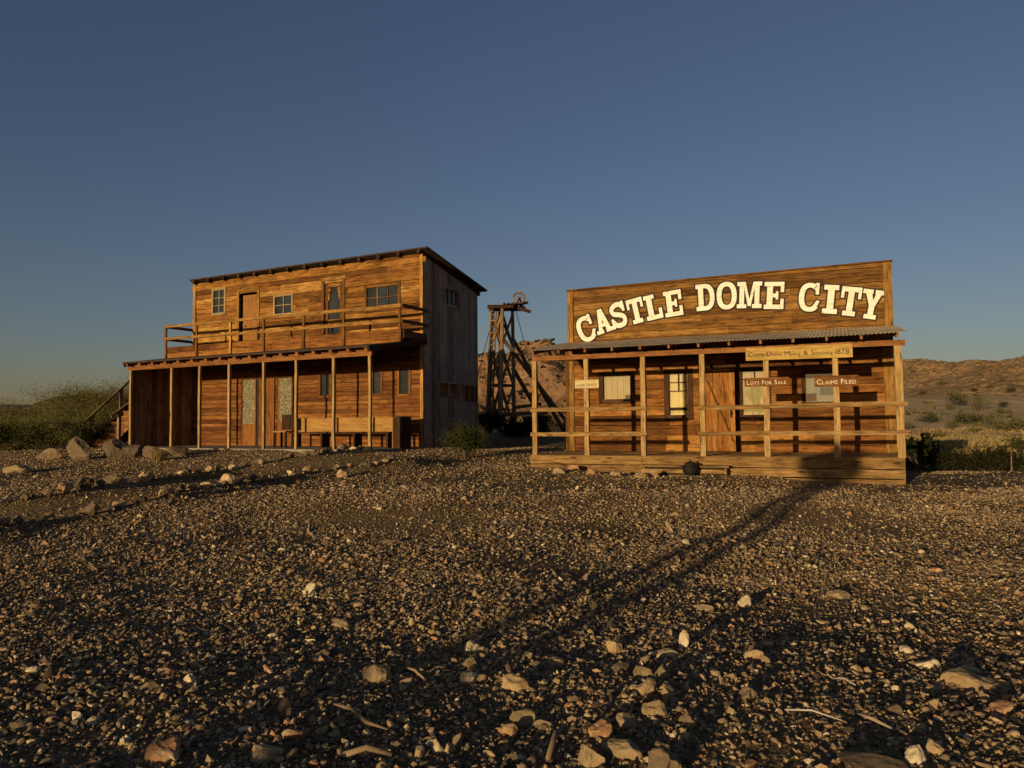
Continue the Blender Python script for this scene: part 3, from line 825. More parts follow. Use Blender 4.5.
# walls
holesR = [(0.94, 1.68, 2.22, 2.84), (2.70, 3.18, 1.78, 2.84), (3.57, 4.36, DECK, 2.86), (4.52, 5.11, 1.76, 2.84), (5.99, 6.62, 2.05, 2.73)]
w = rmb(); plank_wall(w, 0.0, RW, DECK - .3, 3.66, RD, bh=0.235, holes=holesR)
w.build('front_wall', M['amber'], rb)
w = rmb(); plank_wall(w, 0.0, RW + .06, 3.662, 5.20, RD + .002, bh=0.165, lo=2.6, hi=6)
w.box(0.0, 4.0, RD, RD + .03, 5.202, 5.245, tint=.4, top=(5.206, 5.248)); w.box(4.002, RW + .06, RD, RD + .03, 5.202, 5.24, tint=.6, top=(5.248, 5.29))
w.box(0.02, RW + .04, RD + .034, RD + .05, 3.66, 5.2, tint=.1, top=(5.20, 5.283))
par = w.build('parapet', M['facade'], rb)
tr = rmb()
tr.box(-.03, .13, RD - .045, RD - .012, 3.70, 5.19, tint=.8); tr.box(RW - .10, RW + .08, RD - .045, RD - .012, 3.70, 5.275, tint=.8)
tr.bar((-.05, RD + .02, 5.225), (RW + .10, RD + .02, 5.315), .14, .035, tint=.25)
tr.build('parapet_trim', M['facade'], par)
LET = [('C', 0.49, 4.14, 0.71, 0.50, 21), ('A', 0.95, 4.33, 0.66, 0.47, 17), ('S', 1.39, 4.46, 0.69, 0.46, 14), ('T', 1.87, 4.54, 0.67, 0.43, 12), ('L', 2.33, 4.61, 0.66, 0.43, 10),
       ('E', 2.85, 4.67, 0.67, 0.46, 6), ('D', 3.67, 4.77, 0.68, 0.46, 2), ('O', 4.20, 4.77, 0.70, 0.49, 0), ('M', 4.75, 4.745, 0.66, 0.59, -3), ('E', 5.33, 4.69, 0.67, 0.46, -4),
       ('C', 6.14, 4.585, 0.70, 0.48, -5), ('I', 6.61, 4.50, 0.69, 0.33, -7), ('T', 7.04, 4.42, 0.69, 0.44, -10), ('Y', 7.50, 4.315, 0.69, 0.47, -12)]
fc, ol = slab_letters(LET, RD - .006)
for b in (fc, ol): b.z0 = Z0
fc.build('lettering', M['letter'], par)
ol.build('lettering_outline', M['ink'], par)
# corner boards and side and rear walls
cb = rmb()
cb.box(-.12, -.002, RD - .02, RD + .10, DECK - .4, 3.6, tint=.2); cb.box(-.001, .13, RD - .036, RD - .0105, DECK, 3.55, tint=.75); cb.build('corner_board', M['facade'], rb)
cb = rmb(); cb.box(RW - .16, RW + .06, RD - .035, RD - .010, DECK, 3.55, tint=.7); cb.build('corner_board', M['facade'], rb)
sw = rmb()
for uu in (0.0, RW - .03):
    y = RD + .035
    while y < RD + 5.4:
        sw.boxy(uu, uu + .03, y, y + .178, .2, 3.62 - (y - RD) * .05, 3.62 - (y + .178 - RD) * .05); y += .18
x = .035
while x < RW - .2: sw.box(x, x + .178, RD + 5.43, RD + 5.46, .2, 3.34); x += .18
sw.build('side_wall', M['dark'], rb)
rf = rmb(); rf.bar((RW / 2, RD + .04, 3.66), (RW / 2, RD + 5.7, 3.38), RW + .2, .05); rf.build('main_roof', M['tin'], rb)
br = rmb()
for uu in (.12, RW + .02):
    br = rmb(); br.bar((uu, RD + .05, 5.0), (uu, RD + 1.2, 3.62), .09, .05); br.build('parapet_brace', M['dark'], rb)
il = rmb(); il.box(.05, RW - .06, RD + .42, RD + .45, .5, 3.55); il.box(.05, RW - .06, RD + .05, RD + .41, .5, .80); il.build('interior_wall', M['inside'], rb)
# porch deck
dk = rmb(); y = -.10
while y < RD - .04:
    y1 = min(y + .145, RD - .012); x0 = -.06
    for xa, xb in ((-.06, 2.9 + rnd.uniform(-.5, .5)), (None, 7.88)):
        if xa is None: xa = x0
        dk.box(xa + .002, xb, y, y1 - .006, DECK - .045, DECK + rnd.uniform(-.003, .003)); x0 = xb + .003
    y += .146
dk.build('porch_deck', M['deck'], rb)
sk = rmb()
sk.box(-.05, 2.62, -.150, -.105, DECK - .195, DECK - .012, tint=.7); sk.box(2.625, 7.88, -.145, -.105, DECK - .22, DECK - .012, tint=.5)
sk.box(-.05, 2.62, -.138, -.105, DECK - .39, DECK - .212, tint=.3); sk.box(4.2, 7.88, -.136, -.105, DECK - .41, DECK - .236, tint=.75)
sk.box(-.02, 2.6, -.130, -.105, DECK - .46, DECK - .41, tint=.9)
sk.box(4.6, 7.84, -.150, -.105, DECK - .64, DECK - .43, tint=.45); sk.box(2.63, 4.19, -.118, -.105, DECK - .50, DECK - .24, tint=.1)
sk.box(7.845, 7.88, -.10, RD, DECK - .60, DECK - .05, tint=.3); sk.box(-.05, -.01, -.10, RD, DECK - .5, DECK - .05, tint=.3)
sk.build('deck_skirt', M['deck'], rb)
st = rmb()
st.box(2.66, 4.55, -.47, -.15, .628, .665, tint=.5); st.box(2.68, 4.5, -.43, -.40, .50, .582, tint=.8); st.box(2.68, 4.5, -.425, -.395, .34, .455, tint=.9)
st.box(2.70, 2.74, -.39, -.16,   .28, .612); st.box(4.46, 4.50, -.39, -.16, .28, .612)
stp = st.build('step', M['deck'], rb)
st = rmb(); st.box(2.745, 4.455, -.385, -.36, .30, .61, tint=.1); st.build('step_gap_shade', M['inside'], stp)  # dark board added so the gaps of the step read as shade
# posts, rails, beam, rafters, roof
for i in range(7):
    u = (.03, 1.32, 2.65, 3.97, 5.30, 6.66, 7.83)[i]; p = rmb(); wd = .115 if i < 6 else .14
    lean = rnd.uniform(-.012, .012)
    p.wbar((u, 0, DECK), (u + lean, 0, 3.085), wd, .11, up=(0, 1, 0), tint=rnd.uniform(.4, .95), taper=.94)
    po = p.build('porch_post', M['pale'], rb)
def rail(u0, u1, z, pm=None):
    r = rmb(); r.wbar((u0, -.085, z + rnd.uniform(-.012, .012)), (u1, -.085, z + rnd.uniform(-.012, .012)), .05, .092, up=(0, 0, 1), tint=rnd.uniform(.3, .9))
    return r.build('railing', pm or M['deck'], rb)
for z in (1.915, 1.345):
    rail(-.06, 2.74, z); rail(3.88, 5.36, z); rail(5.365, 7.96, z)
b = rmb(); b.box(-.02, 4.4, -.055, .055, 3.088, 3.200, tint=.5); b.box(4.403, 7.96, -.06, .05, 3.088, 3.198, tint=.8); b.build('porch_beam', M['beam'], rb)
for i in range(13):
    ra = rmb()
    u = .12 + i * 0.64
    ra.bar((u, -.37, 3.252), (u, RD - .01, 3.728), .05, .075, tint=rnd.uniform(.3, .9)); ra.build('rafter', M['beam'], rb)
corrugated('porch_roof', -.10, 7.98, -.40, 3.31, RD - .03, 3.785, M['tin'], rb, Z0)
lg = rmb(); lg.box(0.0, RW, RD - .06, RD - .012, 3.28, 3.42, tint=.2); lg.build('ledger', M['dark'], rb)
# windows and door
window(rb, Z0, 0.94, 1.68, 2.22, 2.84, RD, M['dark'], M['glass'], 1, 1, behind=M['curtain'], fw=.12, label='window with a drawn cream blind')
window(rb, Z0, 2.70, 3.18, 1.78, 2.84, RD, M['dark'], M['glass'], 2, 2, behind=M['bright_curtain'], fw=.13, top_rows=.42, low_bar=.16, label='tall window with small upper panes and cream curtain')
window(rb, Z0, 4.52, 5.11, 1.76, 2.84, RD, M['dark'], M['glass'], 2, 1, behind=M['curtain'], fw=.09, top_rows=.18, low_bar=.2, label='tall window with cream curtain beside the door')
wo = window(rb, Z0, 5.99, 6.62, 2.05, 2.73, RD, M['dark'], M['glass'], 1, 1, behind=M['blue_blind'], fw=.09, label='squarish window with a dull grey blind')
d = rmb(); x = 3.60
for k in range(5):
    d.box(x + .002, x + .146, RD + .02, RD + .05, DECK + .01, 2.83); x += .1465
d.bar((3.66, RD + .008, 2.66), (4.28, RD + .008, 1.10), .022, .11, up=(0, 1, 0), tint=.1)
do = d.build('door', M['amber'], rb)
h = rmb(); h.revolve([(.0, -.03), (.03, -.02), (.035, .0), (.03, .02), (.0, .03)], (4.24, RD - .02, 1.80)); h.box(4.215, 4.265, RD + .006, RD + .018, 1.70, 1.90); h.build('handle', M['iron'], do)
dj = rmb(); dj.box(3.46, 3.565, RD - .03, RD + .06, DECK, 2.95, tint=.1); dj.box(4.365, 4.43, RD - .03, RD + .06, DECK, 2.95, tint=.1); dj.box(3.46, 4.43, RD - .033, RD + .06, 2.952, 3.05, tint=.1)
dj.build('door_frame', M['dark'], do)

def rpt(u, n, z): # porch frame to world
    return (RB_X + u * math.cos(RB_A) + n * math.sin(RB_A), RB_Y - u * math.sin(RB_A) + n * math.cos(RB_A), z)
def sign(label, u, n, z, wd, ht, bmat, tmat, pieces, tilt=0.0, marg=.06, th=.03, zfit=.28, wfit=None):
    s_ = empty('sign', rpt(u, n, z), -RB_A, label=label, cat='sign'); s_.rotation_euler = (0, tilt, -RB_A)
    b = MB(); b.box(-wd / 2, wd / 2, -th, 0, -ht / 2, ht / 2, tint=.6); b.build('board', bmat, s_)
    text_mesh('lettering', pieces, tmat, s_, -th - .003, -wd / 2 + marg, -ht * zfit, wd - 2 * marg)
    return s_
M['painted_white'] = plain('white_sign_paint', [(0.3, (0.62, 0.54, 0.38)), (0.7, (0.74, 0.66, 0.48))], scale=14)
sign('long yellow board reading Castle Dome Mining & Smelting 1878 under the porch eave', 5.955, -.066, 3.025, 2.09, .27, M['sign'], M['ink'],
     mixed_caps('Castle Dome Mining & Smelting 1878'), tilt=0.004, marg=.05, zfit=.22)
sign('small brown board with cream letters LOTS FOR SALE on a porch post', 5.32, -.063, 2.43, .90, .185, M['rust'], M['painted_white'], small_caps('Lots For Sale'), marg=.05)
sign('small brown board with cream letters CLAIMS FILED on a porch post', 6.68, -.063, 2.41, .84, .225, M['rust'], M['painted_white'], small_caps('Claims Filed'), marg=.045)
sign('small pale cream board reading LAND OFFICE nailed across a porch post', 1.35, -.063, 2.50, .58, .19, M['white_sign'], M['log'], [(c, 1.0) if c != ' ' else (' ', 1) for c in 'LAND OFFICE'], marg=.05)

# pot by the step
px_, py_, _ = rpt(3.78, -.62, 0)
pt = empty('iron_pot', (px_, py_, gz1(px_, py_) + .0), 0.4, label='black lidded iron pot on the gravel against the porch step', cat='pot')
b = MB(); b.revolve([(.0, .02), (.10, .03), (.155, .09), (.165, .16), (.14, .22), (.115, .245), (.125, .26)], n=20); b.build('pot_body', M['iron'], pt, smooth=True)
b = MB(); b.revolve([(.122, .262), (.11, .285), (.07, .30), (.02, .31), (.022, .335), (.0, .345)], n=20); b.build('lid', M['iron'], pt, smooth=True)
for s_ in (-1, 1):
    b = MB(); b.tube([(s_ * .14, -.03, .2), (s_ * .20, -.025, .215), (s_ * .20, .025, .215), (s_ * .14, .03, .2)], .012); b.build('handle', M['iron'], pt)

# ------------------------------------------------------------------ two storey saloon (left building)
LZ = 0.92
LW, LD, LS = 9.379, 2.331, 3.02
LT = 6.46
lb = empty('saloon', (LB_X, LB_Y, LZ), -LB_A, label='two storey weathered wood saloon with a balcony above a long porch', cat='building')
def lmb(): return MB(LZ)
up_h = [(0.93, 1.44, 5.37, 6.13), (2.14, 2.95, 4.0, 5.93), (3.72, 4.42, 5.13, 5.68), (5.76, 6.46, 4.0, 5.93), (7.38, 8.52, 5.02, 5.63)]
lo_h = [(2.26, 3.75, .95, 3.12), (3.84, 4.48, .95, 3.12), (5.62, 5.98, 2.50, 3.15), (7.62, 7.90, 2.50, 3.17), (8.56, 8.89, 2.47, 3.19)]
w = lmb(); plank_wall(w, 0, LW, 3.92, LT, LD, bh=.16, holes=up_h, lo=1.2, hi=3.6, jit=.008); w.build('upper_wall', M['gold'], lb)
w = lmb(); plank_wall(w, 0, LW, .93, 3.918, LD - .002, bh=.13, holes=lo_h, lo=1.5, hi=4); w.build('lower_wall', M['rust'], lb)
cb = lmb(); cb.box(-.03, .09, LD - .04, LD - .012, 3.95, LT - .02, tint=.9); cb.build('corner_board', M['gold'], lb)
cb = lmb(); cb.box(LW - .09, LW + .012, LD - .04, LD - .012, .95, LT - .02, tint=.9)
cb.build('corner_board', M['gold'], lb)
# side walls: upright boards with the roof's slope
slope = lambda n: LT - (n - LD) * (LT - 5.80) / LS
s_holes = [(3.47, 4.20, 5.16, 5.62), (3.18, 4.17, 2.46, 2.80), (4.52, 5.22, 2.36, 2.76)]
s = lmb(); y = LD + .035
while y < LD + LS - .02:
    y1 = min(y + rnd.uniform(.16, .24), LD + LS); tt = rnd.random(); o = rnd.uniform(0, .008)
    segs = [(.75, None)]
    zs = [.75]
    cut = [h for h in s_holes if h[0] < (y + y1) / 2 < h[1]]
    lo0 = .75
    for hh in sorted(cut, key=lambda q: q[2]):
        s.box(LW - .03 - o, LW - o, y, y1 - .004, lo0, hh[2], tint=tt); lo0 = hh[3]
    s.boxy(LW - .03 - o, LW - o, y, y1 - .004, lo0, slope(y), slope(y1), tint=tt)
    y = y1
s.build('side_wall', M['grey'], lb)
s = lmb(); y = LD + .035
while y < LD + LS - .02:
    y1 = min(y + .2, LD + LS); s.boxy(0, .03, y, y1 - .004, .75, slope(y), slope(y1)); y = y1
x = 0
while x < LW - .05: s.box(x, min(x + .2, LW) - .004, LD + LS, LD + LS + .03, .75, 5.78); x += .2
s.build('rear_wall', M['grey'], lb)
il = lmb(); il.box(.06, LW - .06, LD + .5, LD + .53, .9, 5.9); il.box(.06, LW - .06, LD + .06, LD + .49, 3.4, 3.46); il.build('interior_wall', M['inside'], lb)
def side_win(n0, n1, za, zb, pm, bars, fm=M['grey']):
    f = lmb(); x = LW + .006
    f.box(LW - .03, x + .02, n0 - .06, n0, za - .06, zb + .06); f.box(LW - .03, x + .02, n1, n1 + .06, za - .06, zb + .06)
    f.box(LW - .03, x + .022, n0 - .001, n1 + .001, zb, zb + .058); f.box(LW - .03, x + .022, n0 - .001, n1 + .001, za - .058, za)
    for k in range(1, bars): f.box(LW - .02, x + .01, n0 + (n1 - n0) * k / bars - .02, n0 + (n1 - n0) * k / bars + .02, za, zb)
    fo = f.build('window', fm, lb); p = lmb(); p.box(LW - .045, LW - .04, n0, n1, za, zb); p.build('pane', pm, fo)
side_win(3.47, 4.20, 5.16, 5.62, M['dark_glass'], 3); side_win(3.18, 4.17, 2.46, 2.80, M['facade'], 2); side_win(4.52, 5.22, 2.36, 2.76, M['facade'], 2, M['log'])
# roof
r = lmb(); r.bar((LW / 2 + .10, LD - .17, LT + .108), (LW / 2 + .10, LD + LS + .22, 5.80 + .045), LW + .32, .045, tint=.5); r.build('roof', M['roofing'], lb)
for i in range(14):
    r = lmb()
    u = .1 + i * (LW - .15) / 13
    r.bar((u, LD - .16, LT + .040), (u, LD + LS + .2, 5.80 - .05), .10, .11, tint=rnd.random()); r.build('roof_rafter', M['dark'], lb)
fb = lmb(); fb.box(-.1, LW + .1, LD - .022, LD - .010, LT - .26, LT - .10, tint=.6); fb.build('frieze_board', M['gold'], lb)
# upper windows and doors
window(lb, LZ, 0.93, 1.44, 5.37, 6.13, LD, M['frame'], M['dark_glass'], 2, 3, fw=.075, label='tall narrow six pane window in a cream frame')
window(lb, LZ, 3.72, 4.42, 5.13, 5.68, LD, M['frame'], M['dark_glass'], 2, 2, fw=.06, label='small four pane window in a cream frame')
window(lb, LZ, 7.38, 8.52, 5.02, 5.63, LD, M['facade'], M['dark_glass'], 3, 2, fw=.08, label='wide six pane window by the corner')
d = lmb(); x = 2.27
for k in range(6): d.box(x, x + .112, LD + .03, LD + .06, 4.0, 5.86, tint=.4 + .3 * rnd.random()); x += .114
do = d.build('door', M['door'], lb); do['label'] = 'plain orange board door standing ajar on the balcony'
d = lmb(); d.box(2.04, 2.138, LD - .03, LD + .05, 4.0, 5.99); d.box(2.955, 3.05, LD - .03, LD + .05, 4.0, 5.99); d.box(2.04, 3.05, LD - .033, LD + .05, 5.992, 6.08); d.build('door_frame', M['facade'], do)
d = lmb(); d.revolve([(.0, -.03), (.03, -.02), (.035, 0), (.03, .02), (.0, .03)], (2.37, LD - .01, 4.85), n=10); d.build('handle', M['frame'], do)
d = lmb()
d.box(5.78, 5.88, LD + .015, LD + .05, 4.0, 5.91); d.box(6.34, 6.44, LD + .015, LD + .05, 4.0, 5.91); d.box(5.881, 6.339, LD + .018, LD + .05, 5.80, 5.91); d.box(5.881, 6.339, LD + .018, LD + .05, 4.0, 4.28)
d.box(5.881, 6.339, LD + .018, LD + .05, 4.66, 4.80)
for q0, q1 in ((0, 60), (120, 180)):
    for p in arc(6.11, 5.35, .34, .50, .19, .42, q0, q1, 8): d.prism(ccw(p), LD + .02, LD + .045)
do = d.build('door', M['gold'], lb); do['label'] = 'glazed balcony door with an arched pane'
d = lmb(); d.box(5.881, 6.339, LD + .051, LD + .056, 4.28, 5.80); d.build('pane', M['dark_glass'], do)
d = lmb(); d.box(5.66, 5.758, LD - .03, LD + .05, 4.0, 5.99); d.box(6.462, 6.56, LD - .03, LD + .05, 4.0, 5.99); d.box(5.62, 6.60, LD - .033, LD + .05, 5.992, 6.09); d.build('door_frame', M['facade'], do)
# lower windows and doors
for u0, u1, za, zb in ((5.62, 5.98, 2.50, 3.15), (7.62, 7.90, 2.50, 3.17), (8.56, 8.89, 2.47, 3.19)):
    window(lb, LZ, u0, u1, za, zb, LD, M['rust'], M['dark_glass'], 1, 1, fw=.07)
def mosaic():
    m, t, out = nmat('pebbled_stained_glass')
    tc = N(t, 'ShaderNodeTexCoord'); mp = N(t, 'ShaderNodeMapping'); mp.inputs['Scale'].default_value = (24, 24, 7)
    v = N(t, 'ShaderNodeTexVoronoi'); t.links.new(tc.outputs['Object'], mp.inputs[0]); t.links.new(mp.outputs[0], v.inputs['Vector'])
    s_ = N(t, 'ShaderNodeSeparateColor'); t.links.new(v.outputs['Color'], s_.inputs[0])
    c = ramp(t, [(0.0, (0.02, 0.014, 0.006)), (0.4, (0.075, 0.055, 0.02)), (0.65, (0.17, 0.14, 0.06)), (0.85, (0.36, 0.32, 0.17)), (1, (0.5, 0.46, 0.28))], s_.outputs[0]).outputs[0]
    p = N(t, 'ShaderNodeBsdfPrincipled'); p.inputs['Roughness'].default_value = 0.45; t.links.new(c, p.inputs['Base Color'])
    b = N(t, 'ShaderNodeBump'); b.inputs['Strength'].default_value = .8; b.inputs['Distance'].default_value = .01; t.links.new(v.outputs['Distance'], b.inputs['Height']); t.links.new(b.outputs[0], p.inputs['Normal'])
    t.links.new(p.outputs[0], out.inputs['Surface']); return m
M['mosaic'] = mosaic()
for u0, u1, zb_, lab in ((2.26, 2.90, 1.66, 'tall door with a mottled mosaic upper panel'), (3.84, 4.48, 1.74, 'tall door with a mosaic panel beside the chair')):
    d = lmb(); d.box(u0, u0 + .06, LD + .005, LD + .05, .96, 3.10); d.box(u1 - .06, u1, LD + .005, LD + .05, .96, 3.10); d.box(u0 + .061, u1 - .061, LD + .007, LD + .05, .96, zb_ - .003)
    do = d.build('door', M['rust'], lb); do['label'] = lab
    d = lmb(); d.box(u0 + .061, u1 - .061, LD + .015, LD + .045, zb_, 3.10); d.build('mosaic_panel', M['mosaic'], do)
d = lmb(); d.box(3.08, 3.41, LD - .04, LD - .01, .96, 3.10, tint=.5); d.box(3.415, 3.74, LD - .04, LD - .01, .96, 3.10, tint=.7); d.build('shutter', M['rust'], lb)
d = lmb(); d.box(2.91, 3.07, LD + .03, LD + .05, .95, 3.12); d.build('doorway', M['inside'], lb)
# porch: slab, end wall, posts, beam, rafters, roof
d = lmb(); d.box(-.05, LW + .05, -.18, LD - .035, .70, .972); d.build('porch_floor', M['concrete'], lb)
d = lmb(); y = -.02
while y < LD + .03:
    y1 = min(y + .19, LD + .04); t_ = lambda q: 3.53 + (q + .2) * .155
    d.boxy(-.034, -.004, y, y1 - .003, .973, t_(y) - .03, t_(y1) - .03); y = y1
d.build('porch_end_wall', M['log'], lb)
for u in (0.02, 1.9, 3.11, 4.32, 5.66, 6.86, 8.16, 9.35):
    p = lmb(); p.wbar((u, 0, .972), (u + rnd.uniform(-.012, .012), 0, 3.358), .075, .075, up=(0, 1, 0), tint=rnd.uniform(.3, .9)); p.build('porch_post', M['pale'], lb)
b = lmb(); b.box(-.08, 4.7, -.055, .045, 3.36, 3.475, tint=.3); b.box(4.703, 9.42, -.05, .05, 3.36, 3.473, tint=.6); b.build('porch_beam', M['beam'], lb)
b = lmb(); b.box(-.05, LW + .03, .062, .085, 3.40, 3.60, tint=.4); b.build('blocking', M['beam'], lb)
for i in range(17):
    b = lmb()
    u = .02 + i * (LW - .06) / 16
    b.bar((u, -.17, 3.518), (u, LD - .02, 3.905), .10, .085, tint=rnd.uniform(.2, .8)); b.build('porch_rafter', M['beam'], lb)
b = lmb(); b.bar((LW / 2, -.24, 3.582), (LW / 2, LD - .02, 3.975), LW + .22, .045, tint=.5); b.build('porch_roof', M['roofing'], lb)
b = lmb(); b.bar((LW + .085, -.2, 3.53), (LW + .085, LD + .05, 3.93), .03, .16, tint=.3); b.build('rake_board', M['dark'], lb)
b = lmb(); b.bar((-.085, -.2, 3.53), (-.085, LD + .05, 3.93), .03, .14, tint=.3); b.build('rake_board', M['dark'], lb)
# balcony
BN = 1.341
bal = lmb(); y = BN - .02
while y < LD - .05:
    bal.box(-.035, LW + .03, y, min(y + .14, LD - .045), 4.10, 4.14); y += .145
bal = bal.build('balcony_floor', M['deck'], lb)
f = lmb(); f.box(-.08, 2.2, BN - .06, BN - .025, 4.005, 4.19, tint=.1); f.box(2.204, 6.1, BN - .06, BN - .025, 4.015, 4.195, tint=.5); f.box(6.104, 9.40, BN - .06, BN - .025, 4.01, 4.19, tint=.35)
f.box(-.06, 3.9, BN - .055, BN - .02, 3.82, 4.0, tint=.7); f.box(3.904, 9.40, BN - .055, BN - .02, 3.82, 4.004, tint=.5)
f.box(-.075, -.04, BN - .02, LD - .05, 3.86, 4.17, tint=.1); f.box(LW + .035, LW + .065, BN - .02, LD + .08, 3.94, 4.15, tint=.1)
f.bar((-.24, BN + .12, 4.04), (.0, BN + .12, 4.04), .1, .12, tint=.0)
f.build('balcony_fascia', M['amber'], lb)
for u in (-.03, 1.42, 2.93, 4.33, 5.93, 7.41, 9.36):
    p = lmb(); p.wbar((u, BN - .085, 3.84), (u + rnd.uniform(-.01, .01), BN - .085, 4.885 - u * .005), .08, .05, up=(0, 1, 0), tint=rnd.random()); p.build('balcony_post', M['gold'] if u < 5 else M['facade'], lb)
for z, zr in ((4.87, 4.815), (4.46, 4.395)):
    r = lmb(); zm = (z + zr) / 2; r.wbar((-.07, BN - .125, z), (4.35, BN - .125, zm), .04, .08, up=(0, 0, 1)); r.wbar((4.354, BN - .125, zm), (9.42, BN - .125, zr), .04, .09, up=(0, 0, 1), tint=.9)
    r.build('balcony_rail', M['facade'], lb)
    r = lmb(); r.bar((-.06, BN - .1, z), (-.06, LD - .02, z), .04, .09, up=(0, 0, 1)); r.build('balcony_return_rail', M['facade'], lb)
    r = lmb(); r.bar((9.445, BN - .12, zr), (9.445, LD + .16, zr), .04, .09, up=(0, 0, 1), tint=.2)
    r.build('balcony_return_rail', M['facade'], lb)
# outside stair on the left end
sr = lmb()
for i in range(10):
    z = 1.02 + i * .19; n_ = .55 + i * .21
    sr.box(-2.72, -1.42, n_, n_ + .25, z + .16, z + .19); sr.box(-2.70, -1.44, n_ + .02, n_ + .04, z - .02, z + .158)
stair = sr.build('stair', M['beam'], lb)
ss = lmb()
for u in (-2.74, -1.40):
    ss = lmb(); ss.bar((u, .45, .92), (u, 2.7, 2.95), .04, .24); ss.build('stair_stringer', M['dark'], stair)
sh = lmb()
for u, za, zb, posts in ((-2.75, 1.78, 3.92, ((.55, 1.0, 2.0), (1.6, 1.9, 2.93))), (-1.40, 1.95, 3.55, ((.6, .95, 2.12), (1.9, 2.1, 3.0)))):
    sh = lmb(); sh.bar((u, .30, za), (u, 2.7, zb), .09, .06)
    for n_, pa_, pb_ in posts: sh.bar((u, n_, pa_), (u, n_, pb_), .09, .09, up=(0, 1, 0))
    sh.build('stair_handrail', M['log'], stair)
ld = lmb(); ld.box(-2.8, -.05, 2.75, 3.7, 2.98, 3.04)
for u in (-2.7, -.2): ld.box(u, u + .1, 3.5, 3.6, .8, 2.98)
ld.build('landing', M['dark'], stair)

def lpt(u, n, z): return (LB_X + u * math.cos(LB_A) + n * math.sin(LB_A), LB_Y - u * math.sin(LB_A) + n * math.cos(LB_A), z)
PF = .972
# long bench, dark crate, chair
be = empty('bench', lpt(7.30, 1.5, PF), -LB_A, label='long pale plank bench with a high back on the porch', cat='bench')
b = MB(); b.box(-1.82, 1.86, .02, .05, .44, .84, tint=.8); b.build('backrest', M['bench'], be)
b = MB(); b.box(-1.80, 1.80, -.38, .015, .40, .435, tint=.4); b.build('seat', M['dark'], be)
for u in (-1.7, -.62, .55, 1.68):
    b = MB(); b.box(u - .03, u + .03, -.33, .0, 0, .398, tint=.3); b.build('leg', M['dark'], be)
bx = empty('cabinet', lpt(9.20, 1.38, PF), -LB_A, label='dark brown wooden cabinet at the end of the bench', cat='cabinet')
b = MB()
for k in range(3): b.box(-.02 + k * .095, .073 + k * .095, -.20, -.175, .03, .82, tint=.3)
for k in range(4): b.box(-.02, .27, -.174 + k * .1, -.077 + k * .1, .0, .82, tint=.3)
b.build('cabinet_body', M['dark'], bx)
b = MB(); b.box(-.04, .29, -.22, .24, .822, .85, tint=.5); b.build('cabinet_top', M['dark'], bx)
b = MB(); b.box(-.05, -.022, -.2, .22, 0, .82, tint=.3); b.build('side_panel', M['bench'], bx)
ch = empty('chair', lpt(5.34, 1.05, PF), -LB_A, label='dark high backed wooden chair left of the long bench', cat='chair'); ch.scale = (1.2, 1.2, 1.08)
b = MB(); b.box(-.2, .2, .17, .20, .47, .88, tint=.1); b.build('backrest', M['dark'], ch)
b = MB(); b.box(-.21, .21, -.12, .165, .405, .44, tint=.9); b.build('seat', M['log'], ch)
for sx in (-.18, .18):
    for sy in (-.09, .14):
        b = MB(); b.box(sx - .022, sx + .022, sy - .022, sy + .022, 0, .403, tint=.1); b.build('leg', M['dark'], ch)

# ------------------------------------------------------------------ mine headframe
HX, HY, HS = 0.0, 37.5, 1.17
HB = gz1(HX, HY) - .1
hf = empty('headframe', (HX, HY, HB), 0, label='tall timber mine headframe with a sheave wheel between the two buildings', cat='headframe')
hf.scale = (HS, HS, HS)
HT = (7.24 - HB) / HS
def hb(): return MB()
lg_b = {'a': (-1.02, -.25), 'b': (-.5, -.7), 'c': (.08, .55), 'd': (-.55, .9)}
lg_t = {'a': (-.80, -.15), 'b': (-.38, -.4), 'c': (.05, .25), 'd': (-.5, .45)}
for k in lg_b:
    b = hb(); b.tube([(*lg_b[k], 0), tuple((lg_b[k][i] + lg_t[k][i]) / 2 for i in (0, 1)) + (HT / 2,), (*lg_t[k], HT)], [.10, .085, .075], n=8); b.build('leg', M['log'], hf, smooth=True)
def lp(k, f): return tuple(lg_b[k][i] + (lg_t[k][i] - lg_b[k][i]) * f for i in (0, 1)) + (HT * f,)
b = hb()
for k1, k2 in (('a', 'b'), ('b', 'c'), ('c', 'd'), ('d', 'a')):
    for f0, f1 in ((.10, .42), (.42, .72), (.72, .97)):
        b.bar(lp(k1, f0), lp(k2, f1), .05, .09); b.bar(lp(k2, f0), lp(k1, f1), .05, .09)
b.build('cross_brace', M['log'], hf)
b = hb()
for f in (.12, .42, .20):
    for k1, k2 in (('a', 'b'), ('b', 'c'), ('c', 'd'), ('d', 'a')): b.bar(lp(k1, f), lp(k2, f), .08, .10)
b.bar((-1.3, -.3, HT * .19), (1.5, .4, HT * .21), .14, .18)
b.build('girt', M['log'], hf)
for k, dx in (('c', 0), ('b', .15)):
    b = hb(); b.bar(lp(k, .78), (2.5 + dx * 3, 2.2 + (0 if k == 'c' else -.9), 0.0), .11, .13, tint=.2); b.build('back_leg', M['log'], hf)
b = hb(); b.bar(lp('c', .55), (1.75, 1.4, .1), .12, .14, tint=.2); b.bar((1.25, 1.2, HT * .28), (.1, .3, HT * .25), .12, .14, tint=.3); b.build('strut', M['log'], hf)
b = hb(); b.box(-1.0, .10, -.55, -.35, HT, HT + .14, tint=.2); b.box(-.95, .62, .05, .25, HT - .02, HT + .13, tint=.3)
for k in range(5): b.box(-.35 + k * .17, -.22 + k * .17, -.7, .6, HT + .142, HT + .19, tint=.2)
b.bar((.0, -.25, HT + .12), (.82, -.2, HT - .12), .1, .13, tint=.1); b.bar((-.2, .1, HT + .2), (.72, .12, HT + .32), .08, .11, tint=.1)
